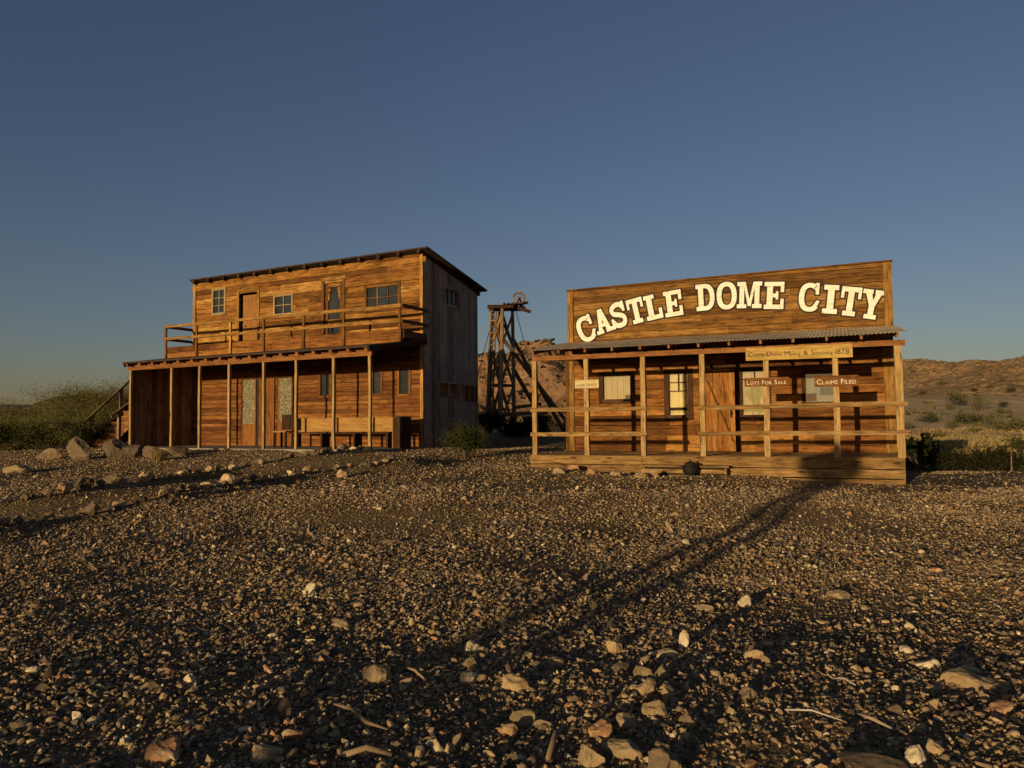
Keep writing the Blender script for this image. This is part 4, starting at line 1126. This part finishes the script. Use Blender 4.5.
b.build('platform', M['dark'], hf)
wl = hb(); n = 22; R_ = .25; cx, cz = .34, HT + .50
for ro, ri, y0, y1 in ((.27, .20, -.06, .06),):
    for p in arc(cx, cz, ro, ro, ri, ri, 0, 360, 24): wl.prism(ccw(p), y0, y1)
for k in range(3):
    a = k * math.pi / 3 + .3; wl.bar((cx - .2 * math.cos(a), 0, cz - .2 * math.sin(a)), (cx + .2 * math.cos(a), 0, cz + .2 * math.sin(a)), .03, .035, up=(0, 1, 0))
wl.tube([(cx, -.12, cz), (cx, .12, cz)], .05); wl.build('sheave_wheel', M['log'], hf)
b = hb(); b.bar((cx - .14, .09, HT + .15), (cx, .09, cz), .05, .06, tint=.2); b.bar((cx + .2, .09, HT + .1), (cx, .09, cz), .05, .06, tint=.2); b.bar((cx - .14, -.09, HT + .15), (cx, -.09, cz), .05, .06, tint=.2); b.build('wheel_bracket', M['dark'], hf)
b = hb()
l0 = [(-1.13, -.42, .2), (-.88, -.42, .2)]; l1 = [(-.86, -.30, HT - .1), (-.62, -.30, HT - .1)]
for p, q in zip(l0, l1): b.bar(p, q, .05, .05)
for i in range(20):
    f = (i + .5) / 20; b.bar(tuple(l0[0][j] + (l1[0][j] - l0[0][j]) * f for j in range(3)), tuple(l0[1][j] + (l1[1][j] - l0[1][j]) * f for j in range(3)), .035, .05)
b.build('ladder', M['log'], hf)
b = hb(); b.tube([(-.7, 0, HT), (-2.2, 1.5, .3)], .016, n=5); b.tube([(.2, .2, HT), (1.35, 1.6, 1.0)], .016, n=5); b.build('guy_cable', M['iron'], hf)

# ore cart under the headframe
ox, oy = .95, 31.0
oc = empty('ore_cart', (ox, oy, gz1(ox, oy)), .3, label='dark iron ore cart standing in the shade under the headframe', cat='ore cart'); oc.scale = (.8, .8, .75)
b = MB(); b.prism([(-.45, .3), (.45, .3), (.62, .95), (-.62, .95)], -.35, .35); b.box(-.5, .5, -.2, .2, .22, .298); b.build('cart_body', M['iron'], oc)
for sx in (-.32, .32):
    for sy in (-.3, .3):
        b = MB(); b.tube([(sx, sy - .03, .16), (sx, sy + .03, .16)], .16, n=14); b.build('wheel', M['iron'], oc)

# ------------------------------------------------------------------ single rocks
def ground_at(px, py):
    """where the photo's pixel meets the ground"""
    X, Y = px - 512, 384 - py; cr, sr = math.cos(-.0092), math.sin(-.0092)
    a, b = X * cr - Y * sr, X * sr + Y * cr
    c, s_ = math.cos(.052), math.sin(.052)
    d = (a, FPX * c - b * s_, FPX * s_ + b * c)
    z = 0.3
    for _ in range(12):
        t = (z - CAMZ) / d[2]; z = .5 * z + .5 * gz1(d[0] * t, d[1] * t)
    t = (z - CAMZ) / d[2]
    return d[0] * t, d[1] * t
HERO = [  # px, py of the foot's middle, width and height in pixels, tint, turn, label
    (377, 682, 30, 28, .62, .4, 'blocky tan rock standing up in the gravel, dark on its right side'),
    (516, 688, 34, 17, .72, .1, 'flat sided pale tan block right of the trio of stones'),
    (468, 682, 21, 14, .95, .9, 'round cream cobble, lowest of the three stones in a column'),
    (471, 667, 20, 14, .45, .2, 'brown cobble between two cream cobbles in a column'),
    (473, 651, 26, 12, .96, 1.1, 'cream wedge shaped stone topping the column of three'),
    (310, 593, 14, 12, .98, .3, 'small bright cream pointed stone alone in the left gravel'),
    (615, 652, 22, 16, .72, .2, 'tan angular stone with a reddish left half'),
    (684, 648, 12, 20, .96, .0, 'small upright orange tan stone standing on end'),
    (664, 656, 30, 9, .90, .2, 'long low pink tan stone left of the upright one'),
    (745, 606, 16, 12, .97, .5, 'pale yellow stone by itself in the middle gravel'),
    (757, 660, 22, 11, .72, -.5, 'orange tan wedge stone right of the upright one'),
    (747, 697, 26, 14, .34, .4, 'dull brown sharp edged block right of the stone heap'),
    (972, 686, 46, 17, .55, -.1, 'large flat tan slab lying at the right edge'),
    (913, 762, 20, 20, .99, .2, 'bright cream split cobble at the bottom right'),
    (933, 752, 20, 14, .62, .6, 'tan ring marked cobble right of the bright split one'),
    (522, 722, 34, 16, .38, .1, 'dark tan triangular rock below the flat sided block'),
    (511, 735, 20, 13, .75, .4, 'orange tan rounded stone tucked by the dark triangular rock'),
    (165, 758, 36, 22, .80, -.5, 'rust red pointed slab at the bottom left'),
    (263, 757, 32, 14, .68, .2, 'grey tan flat stone right of the rust red slab'),
    (295, 738, 22, 12, .74, .3, 'tan flat stone above the grey tan flat one'),
    (437, 752, 13, 16, .88, .1, 'small cream tan stone, left of a pair near the bottom edge'),
    (449, 754, 12, 14, .70, .7, 'small brown tan stone, right of a pair near the bottom edge'),
    (665, 772, 44, 26, .30, .2, 'large smooth grey boulder cut off by the bottom edge'),
    (620, 672, 22, 12, .30, .5, 'banded grey brown cobble at the top of the stone heap'),
    (640, 676, 24, 13, .40, .2, 'oval grey cobble right of the banded one'),
    (662, 676, 20, 14, .36, .1, 'pale topped grey cobble at the right top of the heap'),
    (648, 692, 24, 16, .56, .9, 'buff cobble in the middle of the stone heap'),
    (668, 700, 16, 22, .50, .3, 'leaning brown slab on the right flank of the heap'),
    (654, 716, 22, 20, .46, .0, 'olive tan pointed block below the middle of the heap'),
    (625, 726, 26, 16, .48, .3, 'tan flat block on the left flank of the heap'),
    (602, 735, 28, 24, .80, .8, 'reddish pointed rock left of the stone heap'),
    (690, 722, 24, 14, .28, .3, 'dark grey cobble at the lower right of the heap'),
    (622, 755, 36, 22, .50, -.4, 'two toned tan and grey rock below the heap'),
    (590, 765, 26, 22, .55, .2, 'brown block at the bottom edge left of the grey boulder'),
    (555, 665, 18, 10, .45, .2, 'brown cobble above the flat sided tan block'),
    (705, 610, 20, 8, .60, .0, 'low buff stone in the middle of the yard'),
    (838, 597, 22, 8, .62, .3, 'low buff stone on the right side of the yard'),
    (934, 572, 16, 6, .80, .1, 'small flat reddish stone far right in the yard'),
    (905, 652, 16, 7, .97, .3, 'small flat pale yellow chip, upper of two on the right'),
    (927, 667, 22, 9, .98, .2, 'flat pale yellow chip, lower of two on the right'),
    (1000, 712, 24, 12, .80, -.3, 'orange tan stone near the right edge'),
    (868, 768, 60, 16, .12, .1, 'large dark flat rock sunk at the bottom right'),
    (165, 674, 22, 9, .74, .2, 'flat tan stone in the left foreground gravel'),
    (190, 683, 12, 10, .97, .6, 'small cream stone in the left foreground gravel'),
    (340, 626, 20, 8, .5, .2, 'brown stone behind the blocky tan rock'),
    (392, 543, 20, 8, .28, .2, 'dark stone in the shadowed dip of the yard'),
    (628, 472, 12, 12, .95, .2, 'cream stone standing at the foot of the porch skirt'),
    (652, 477, 14, 9, .74, .3, 'rounded tan stone beside the porch step'),
    (605, 470, 22, 7, .72, .3, 'long tan stone lying along the porch skirt'),
    (575, 470, 18, 8, .78, .2, 'pinkish stone at the left part of the porch skirt'),
    (822, 478, 12, 8, .74, .2, 'pale block at the foot of the porch, inside the tree shadow'),
    (560, 473, 14, 7, .6, .3, 'buff cobble at the left end of the row along the porch foot'),
    (590, 474, 16, 8, .82, .7, 'reddish cobble in the row along the porch foot'),
    (617, 476, 14, 8, .5, .2, 'brown cobble in the row along the porch foot'),
    (640, 478, 16, 9, .7, .2, 'tan cobble near the step in the row along the porch foot'),
    (343, 477, 12, 10, .85, .3, 'tan pointed stone at the right end of the near path edging'),
]
for i, (x, y, wp, hp, tn, rz, lab) in enumerate(HERO):
    gx_, gy_ = ground_at(x, y)
    k = math.hypot(gx_, gy_, CAMZ) / FPX
    rock(gx_, gy_, wp * k * 1.04, wp * k * .8, hp * k * 1.25, tn, rz, lab, group='loose rocks in the gravel yard', shape_seed=900 + i, sink=.36)
BIG = [
    (50, 459, 24, 13, 0.40, .1, 'long flat pale boulder left of the upright boulder'),
    (81, 460, 26, 23, .26, -.3, 'big upright grey boulder before the outside stair'),
    (116, 458, 26, 19, .20, .5, 'rough olive grey boulder at the foot of the stair'),
    (133, 458, 22, 14, .15, .2, 'dark boulder against the end wall of the porch'),
    (152, 457, 20, 12, .30, .2, 'tan boulder at the front of the porch end wall'),
    (176, 456, 24, 10, .25, .1, 'low dark boulder in front of the first porch posts'),
    (20, 473, 26, 8, .6, .1, 'low tan boulder at the edge of the weeds'),
]
for i, (x, y, wp, hp, tn, rz, lab) in enumerate(BIG):
    gx_, gy_ = ground_at(x, y); k = math.hypot(gx_, gy_, CAMZ) / FPX
    rock(gx_, gy_, wp * k * 1.02, wp * k * .75, hp * k * 1.12, tn, rz, lab, group='boulders by the saloon stair', sink=.2, shape_seed=700 + i)
ORD = 'first second third fourth fifth sixth seventh eighth ninth tenth eleventh twelfth thirteenth fourteenth fifteenth sixteenth seventeenth eighteenth nineteenth twentieth'.split()
ORD += ['twenty-' + w for w in ORD[:9]] + ['thirtieth'] + ['thirty-' + w for w in ORD[:5]]
def along(pl, n):
    seg = np.hypot(*np.diff(pl, axis=0).T); cum = np.concatenate([[0], np.cumsum(seg)])
    return [(np.interp(d, cum, pl[:, 0]), np.interp(d, cum, pl[:, 1])) for d in np.linspace(.15, cum[-1] - .1, n)]
for pl, nm, n in ((PATH_A, 'far', 32), (PATH_B, 'near', 32)):
    for i, (x, y) in enumerate(along(pl, n)):
        x += rnd.uniform(-.10, .10); y += rnd.uniform(-.10, .10)
        wd = rnd.choice([.16, .19, .22, .26, .34]); tn = rnd.choice([.15, .3, .4, .5, .6, .72, .9])
        col = 'dark brown' if tn < .2 else 'grey brown' if tn < .35 else 'tan' if tn < .7 else 'pale cream'
        rock(x, y, wd, wd * .7, wd * rnd.uniform(.5, .75), tn, rnd.uniform(0, 3),
             f'{ORD[i]} stone from the left in the {nm} row edging the path, {col}', group=f'stones edging the {nm} side of the path', sink=.12, shape_seed=100 + i + (50 if nm == 'far' else 0))

def stick(pts, r, tint, label):
    gp = []
    P = [ground_at(*p[:2]) for p in pts]
    for (x, y), p in zip(P, pts): gp.append(Vector((x, y, gz1(x, y) + p[2])))
    o = MB(); o.tube([g - gp[0] for g in gp], r, n=6, tint=tint)
    s_ = o.build('stick', M['stick'], None, smooth=True); s_.location = gp[0]
    return tag(s_, label, 'stick', 'dead sticks on the gravel')
stick([(334, 710, .03), (352, 722, .06), (366, 733, .05), (388, 736, .03)], [.006, .009, .010, .004], .45, 'crooked brown stick below the blocky tan rock')
stick([(405, 674, .04), (415, 679, .05), (424, 684, .03)], [.006, .009, .006], .6, 'short thin tan stick right of the blocky tan rock')
stick([(785, 716, .03), (812, 721, .05), (842, 727, .03)], [.004, .005, .003], 1.0, 'thin bleached white stick on the right')
stick([(858, 722, .04), (873, 730, .05), (892, 735, .03)], [.006, .009, .005], .7, 'tan broken stick right of the bleached one')
stick([(832, 684, .03), (845, 688, .05), (856, 691, .03)], [.004, .006, .004], .8, 'small pale twig above the tan broken stick')
stick([(548, 768, .04), (556, 752, .08), (566, 738, .06)], [.011, .013, .008], .35, 'thick brown stick at the bottom edge near the middle')
stick([(346, 764, .04), (366, 762, .06), (392, 764, .04)], [.012, .014, .010], .5, 'thick tan log end at the bottom edge left of the middle')

# ------------------------------------------------------------------ plants
def shrub(name, x, y, r, h, nleaf, ll, lw, mat, label, group=None, cat='bush', stems=9, seed=1, flat=0.0, zb=None, parts=True, wisp=0.25, base=0.12):
    q = np.random.default_rng(seed)
    z0 = gz1(x, y) if zb is None else zb
    root = empty(name, (x, y, z0), 0, label=label, cat=cat, group=group)
    st = MB(); tips = []
    for i in range(stems):
        a = 2 * math.pi * (i + q.uniform(-.4, .4)) / stems
        out = r * q.uniform(.25, .95); top = h * q.uniform(.55, 1.0) * (1 - .35 * (out / r) ** 2)
        pts = [np.array([math.cos(a) * .04, math.sin(a) * .04, -.03])]
        for f in (.35, .7, 1.0):
            pts.append(np.array([math.cos(a) * out * f ** 1.2, math.sin(a) * out * f ** 1.2, top * f]) + q.normal(0, .05 * r, 3) * f)
        rr = .008 + .008 * h
        st.tube(pts, [rr, rr * .7, rr * .45, rr * .15], n=5, tint=q.random())
        for f0 in (.45, .65, .85):
            for _ in range(2):
                p = pts[1] + (pts[3] - pts[1]) * f0
                e = p + np.array([q.normal(0, .28 * r), q.normal(0, .28 * r), abs(q.normal(.14 * h, .12 * h))])
                st.tube([p, (p + e) / 2 + q.normal(0, .03 * r, 3), e], [rr * .4, rr * .28, rr * .1], n=4, tint=q.random())
                tips.append((p, e))
        tips.append((pts[2], pts[3]))
    st.build('trunk', M['twig'], root)
    n = nleaf; which = q.integers(0, len(tips), n)
    A = np.array([t[0] for t in tips])[which]; B = np.array([t[1] for t in tips])[which]
    clump = q.uniform(.5, 1.5, len(tips))[which]
    f = q.random(n)[:, None] ** .7 * 1.02
    C = A + (B - A) * f + q.normal(0, 1, (n, 3)) * (wisp * r * .45 * clump[:, None]) * np.array([1, 1, .8])
    C[:, 2] = np.abs(C[:, 2] - base * .3) + base * .3
    d = q.normal(0, 1, (n, 3)) + np.array([0, 0, .7]); d /= np.linalg.norm(d, axis=1)[:, None]
    s_ = np.cross(d, q.normal(0, 1, (n, 3))); s_ /= np.linalg.norm(s_, axis=1)[:, None]
    L = ll * q.uniform(.6, 1.4, n)[:, None]; W = lw * q.uniform(.6, 1.4, n)[:, None]
    V = np.stack([C - s_ * W * .3, C + d * L * .5 - s_ * W, C + d * L, C + d * L * .5 + s_ * W], 1).reshape(-1, 3)
    F = np.arange(n * 4).reshape(n, 4)
    tip_t = np.clip(q.normal(.5, .16, len(tips))[which] + q.normal(0, .12, n), 0, 1)
    mesh_arrays('crown', V, F, mat, root, tint=np.repeat(tip_t, 4))
    return root
# left mass
shrub('palo_verde', -15.9, 30.0, 2.6, 2.45, 65100, .085, .008, M['olive'], 'wide wispy olive palo verde right behind the saloon stair', 'palo verdes left of the saloon', 'tree', 38, 21, wisp=.21)
shrub('palo_verde', -19.4, 30.5, 2.5, 1.75, 57620, .085, .008, M['olive'], 'rounded olive palo verde in the middle of the left thicket', 'palo verdes left of the saloon', 'tree', 36, 22, wisp=.21)
shrub('palo_verde', -22.4, 32.0, 2.4, 1.25, 46400, .085, .008, M['olive'], 'low olive palo verde at the left edge of the thicket', 'palo verdes left of the saloon', 'tree', 32, 23, wisp=.21)
shrub('palo_verde', -16.6, 35.0, 2.4, 2.70, 46400, .085, .008, M['olive'], 'taller palo verde rising behind the thicket', 'palo verdes left of the saloon', 'tree', 32, 24, wisp=.21)
for i, (x, y, r, h, lab) in enumerate([(-16.2, 23.6, 1.3, .95, 'leafy green weed clump at the left edge below the thicket'), (-14.8, 24.6, 1.2, 1.0, 'leafy green weed clump next to the long flat boulder'),
                                       (-17.2, 26.4, 1.7, 1.2, 'broad green bush in front of the left palo verdes'), (-14.9, 27.0, 1.4, 1.25, 'dark green bush behind the big upright boulder')]):
    shrub('green_bush', x, y, r, h, 20000, .06, .009, M['weed'], lab, 'green bushes before the thicket', 'bush', 22, 40 + i, wisp=.26, base=.05)
# beside the saloon's right end
shrub('creosote_bush', -1.2, 19.7, .62, .80, 6500, .05, .010, M['green'], 'leafy green bush against the right end of the saloon', None, 'bush', 14, 51, wisp=.3, base=.05)
# around the headframe
for i, (x, y, r, h, lab) in enumerate([(-.9, 30.0, .8, .75, 'dark bush hiding the left feet of the headframe'), (.2, 27.9, .7, .42, 'dark bush in front of the headframe legs'),
                                       (3.3, 37.0, .9, 1.0, 'dark bush beside the back legs of the headframe'), (1.8, 46, 1.9, 2.2, 'sunlit olive bush behind the headframe')]):
    shrub('scrub_bush', x, y, r, h, 4500, .09, .022, M['darkgreen'] if i < 3 else M['olive'], lab, 'bushes round the headframe', 'bush', 11, 60 + i, wisp=.34, base=.05)
# shaded shrubs right of the porch
for i, (x, y, r, h, lab) in enumerate([(11.9, 22.4, .95, .85, 'dark shrub nearest the right end of the porch'), (13.3, 23.2, 1.0, .82, 'second dark shrub from the porch, in the building shadow'),
                                       (14.3, 22.6, .9, .75, 'third dark shrub from the porch, left of the fence stake'), (15.6, 24.4, .7, .6, 'sunlit shrub right of the fence stake'),
                                       (12.4, 25.0, 1.1, .8, 'shrub behind the first two dark ones'), (16.9, 25.6, .7, .55, 'low shrub at the right edge behind the stake')]):
    shrub('dark_shrub', x, y, r, h, 5500 if i not in (3, 5) else 1800, .07, .014, M['darkgreen'] if i not in (3, 5) else M['olive'], lab, 'shrubs in the dip right of the porch', 'bush', 13, 70 + i, wisp=.34, base=.04)
shrub('leafy_sapling', 10.25, 19.3, .5, .95, 700, .12, .045, M['darkgreen'], 'broad leaved sapling sticking up beside the porch corner', None, 'sapling', 6, 81, wisp=.22)
sx_, sy_ = 14.3, 21.9
sp = MB(); zg = gz1(sx_, sy_); sp.bar((0, 0, -.2), (0.02, 0, .72), .03, .010, up=(0, 1, 0)); sp.bar((0, .014, -.2), (.02, .014, .72), .008, .02, up=(0, 1, 0))
o = sp.build('stake', M['log']); o.location = (sx_, sy_, zg); tag(o, 'thin weathered fence stake standing in the shrubs at the right', 'stake')
# scrub on the right hillside and flat
hp = [(930, 421, 22, 10), (952, 427, 16, 8), (905, 428, 18, 8), (958, 403, 26, 12), (950, 408, 12, 6), (979, 407, 24, 14), (1004, 406, 14, 6), (1008, 413, 10, 4), (987, 422, 18, 8), (966, 421, 30, 10),
      (1015, 428, 46, 12), (1000, 411, 9, 5), (922, 395, 12, 6), (942, 384, 10, 5), (990, 388, 10, 5), (1012, 392, 12, 6), (976, 431, 14, 5), (940, 436, 16, 5), (1018, 448, 30, 14), (998, 456, 20, 9)]
def hill_at(px, py):
    X, Y = px - 512, 384 - py; cr, sr = math.cos(-.0092), math.sin(-.0092)
    a, b = X * cr - Y * sr, X * sr + Y * cr; c, s_ = math.cos(.052), math.sin(.052)
    d = (a, FPX * c - b * s_, FPX * s_ + b * c)
    t = np.linspace(22 / d[1], 330 / d[1], 4000); x, y, z = d[0] * t, d[1] * t, CAMZ + d[2] * t
    hz = np.maximum(gz(x, y), np.where(y > 92, hill_right(x, y), -9))
    k = np.argmax(z < hz); return x[k], y[k], hz[k]
for i, (px, py, wp, hp_) in enumerate(hp):
    x, y, z = hill_at(px, py + hp_ * .3); k = y / FPX
    order = sum(1 for q in hp if q[0] < px); sz = 'broad' if wp > 22 else 'small' if wp < 13 else 'mid sized'
    shrub('hillside_bush', x, y, wp * k * .5, hp_ * k * 1.1, 900, wp * k * .045, wp * k * .014, M['olive'] if i % 3 else M['green'],
          f'{sz} scrub bush beyond the porch, {ORD[min(order,19)]} from the left on the right hillside', 'scrub bushes on the right hillside', 'bush', 7, 200 + i, zb=float(z) - .05, wisp=.4)
# dry grass by the porch foot
gr = empty('dry_tuft', (*ground_at(160, 462), 0)); 
x, y = ground_at(158, 461); gr.location = (x, y, gz1(x, y)); tag(gr, 'pale yellow dry tuft among the boulders by the porch', 'grass tuft')
q = np.random.default_rng(5); n = 500; a = q.uniform(0, 6.28, n); rr = q.uniform(0, .16, n)
B_ = np.stack([rr * np.cos(a), rr * np.sin(a), np.zeros(n)], -1); T_ = B_ * 1.8 + np.stack([q.normal(0, .03, n), q.normal(0, .03, n), q.uniform(.1, .3, n)], -1)
sd = np.stack([np.sin(a), -np.cos(a), np.zeros(n)], -1) * .006
mesh_arrays('blades', np.stack([B_ - sd, B_ + sd, T_], 1).reshape(-1, 3), np.arange(n * 3).reshape(n, 3), M['dry'], gr, tint=q.random(n).repeat(3))

# what stands behind the photographer: its long shadows lie on the yard and the porch
tx, ty = 6.38 - 29 * math.sin(SUN_AZ), 15.35 - 29 * math.cos(SUN_AZ)
tr_ = empty('desert_tree', (tx, ty, gz1(tx, ty)), 0, label='twin trunked desert tree whose long forked shadow reaches the porch', cat='tree')
b = MB()
for s_ in (-1, 1): b.tube([(s_ * .24, -s_ * .15, -.05), (s_ * .20, -s_ * .12, 1.2), (s_ * .09, -s_ * .06, 2.4), (s_ * .25, -s_ * .16, 3.2)], [.075, .08, .10, .03], n=8)
b.build('trunk', M['twig'], tr_)
q = np.random.default_rng(9); n = 9000
v = q.normal(0, 1, (n, 3)); v /= np.linalg.norm(v, axis=1)[:, None]; v *= (q.random(n) ** .4)[:, None] * np.array([.56, .56, .46]) * (1 + .25 * np.sin(v[:, 0:1] * 5) * np.cos(v[:, 2:3] * 4))
C = v + np.array([0, 0, 2.98]); d = q.normal(0, 1, (n, 3)); d /= np.linalg.norm(d, axis=1)[:, None]; s2 = np.cross(d, q.normal(0, 1, (n, 3))); s2 /= np.linalg.norm(s2, axis=1)[:, None]
mesh_arrays('crown', np.stack([C - s2 * .01, C + d * .05 - s2 * .02, C + d * .1, C + d * .05 + s2 * .02], 1).reshape(-1, 3), np.arange(n * 4).reshape(n, 4), M['green'], tr_, tint=np.repeat(q.random(n), 4))

# dry grass over the flat beyond the dip
q = np.random.default_rng(77); n = 42000
y = np.sqrt(q.uniform(32 ** 2, 112 ** 2, n)); x = y * q.uniform(.18, 1.0, n)
k = fbm(x * .15, y * .15, 3) + q.normal(0, .25, n) > -.15; x, y = x[k], y[k]; n = len(x)
z = np.maximum(gz(x, y), np.where(y > 92, hill_right(x, y), -9)); a = q.uniform(0, 6.28, n); hgt = q.uniform(.12, .34, n); wd = hgt * .35
B_ = np.stack([x, y, z - .02], -1); sd = np.stack([np.cos(a), np.sin(a), 0 * a], -1) * wd[:, None]
T_ = B_ + np.stack([q.normal(0, .08, n), q.normal(0, .08, n), hgt], -1)
o = mesh_arrays('dry_grass', np.stack([B_ - sd, B_ + sd, T_ + sd * .5, T_ - sd * .5], 1).reshape(-1, 3), np.arange(n * 4).reshape(n, 4), M['dry'], tint=np.repeat(q.random(n), 4))
tag(o, 'dry yellow grass over the flat between the porch and the hill', 'grass', kind='stuff')

# low scrub and dark boulders speckling the far slopes
def slope_scrub(name, n, xs, ys, fn, size, mat, label):
    q = np.random.default_rng(len(name)); x = q.uniform(*xs, n); y = q.uniform(*ys, n)
    k = fbm(x * .05, y * .05, 3) + q.normal(0, .3, n) > 0; x, y = x[k], y[k]; n = len(x)
    c = np.stack([x, y, fn(x, y)], -1); r = size * q.uniform(.4, 1.3, n) ** 1.5
    m = 14
    d = q.normal(0, 1, (n, m, 3)); d[..., 2] = np.abs(d[..., 2]) * .8; d /= np.linalg.norm(d, axis=2)[..., None]
    C = c[:, None, :] + d * r[:, None, None] * q.uniform(.3, 1, (n, m, 1))
    s1 = q.normal(0, 1, (n, m, 3)); s1 /= np.linalg.norm(s1, axis=2)[..., None]; s2 = np.cross(s1, q.normal(0, 1, (n, m, 3))); s2 /= np.linalg.norm(s2, axis=2)[..., None]
    k_ = r[:, None, None] * .35
    V = np.stack([C - s1 * k_, C + s2 * k_, C + s1 * k_, C - s2 * k_], 2).reshape(-1, 3)
    o = mesh_arrays(name, V, np.arange(n * m * 4).reshape(-1, 4), mat, tint=np.repeat(q.random(n), m * 4))
    tag(o, label, 'scrub', kind='stuff')
slope_scrub('hill_scrub', 2600, (60, 260), (112, 290), hill_right, .65, M['olive'], 'sparse olive scrub dotting the rocky hill at the right')
slope_scrub('butte_scrub', 1500, (-60, 75), (270, 352), butte_f, 1.0, M['darkgreen'], 'dark scrub dotting the flat topped butte')
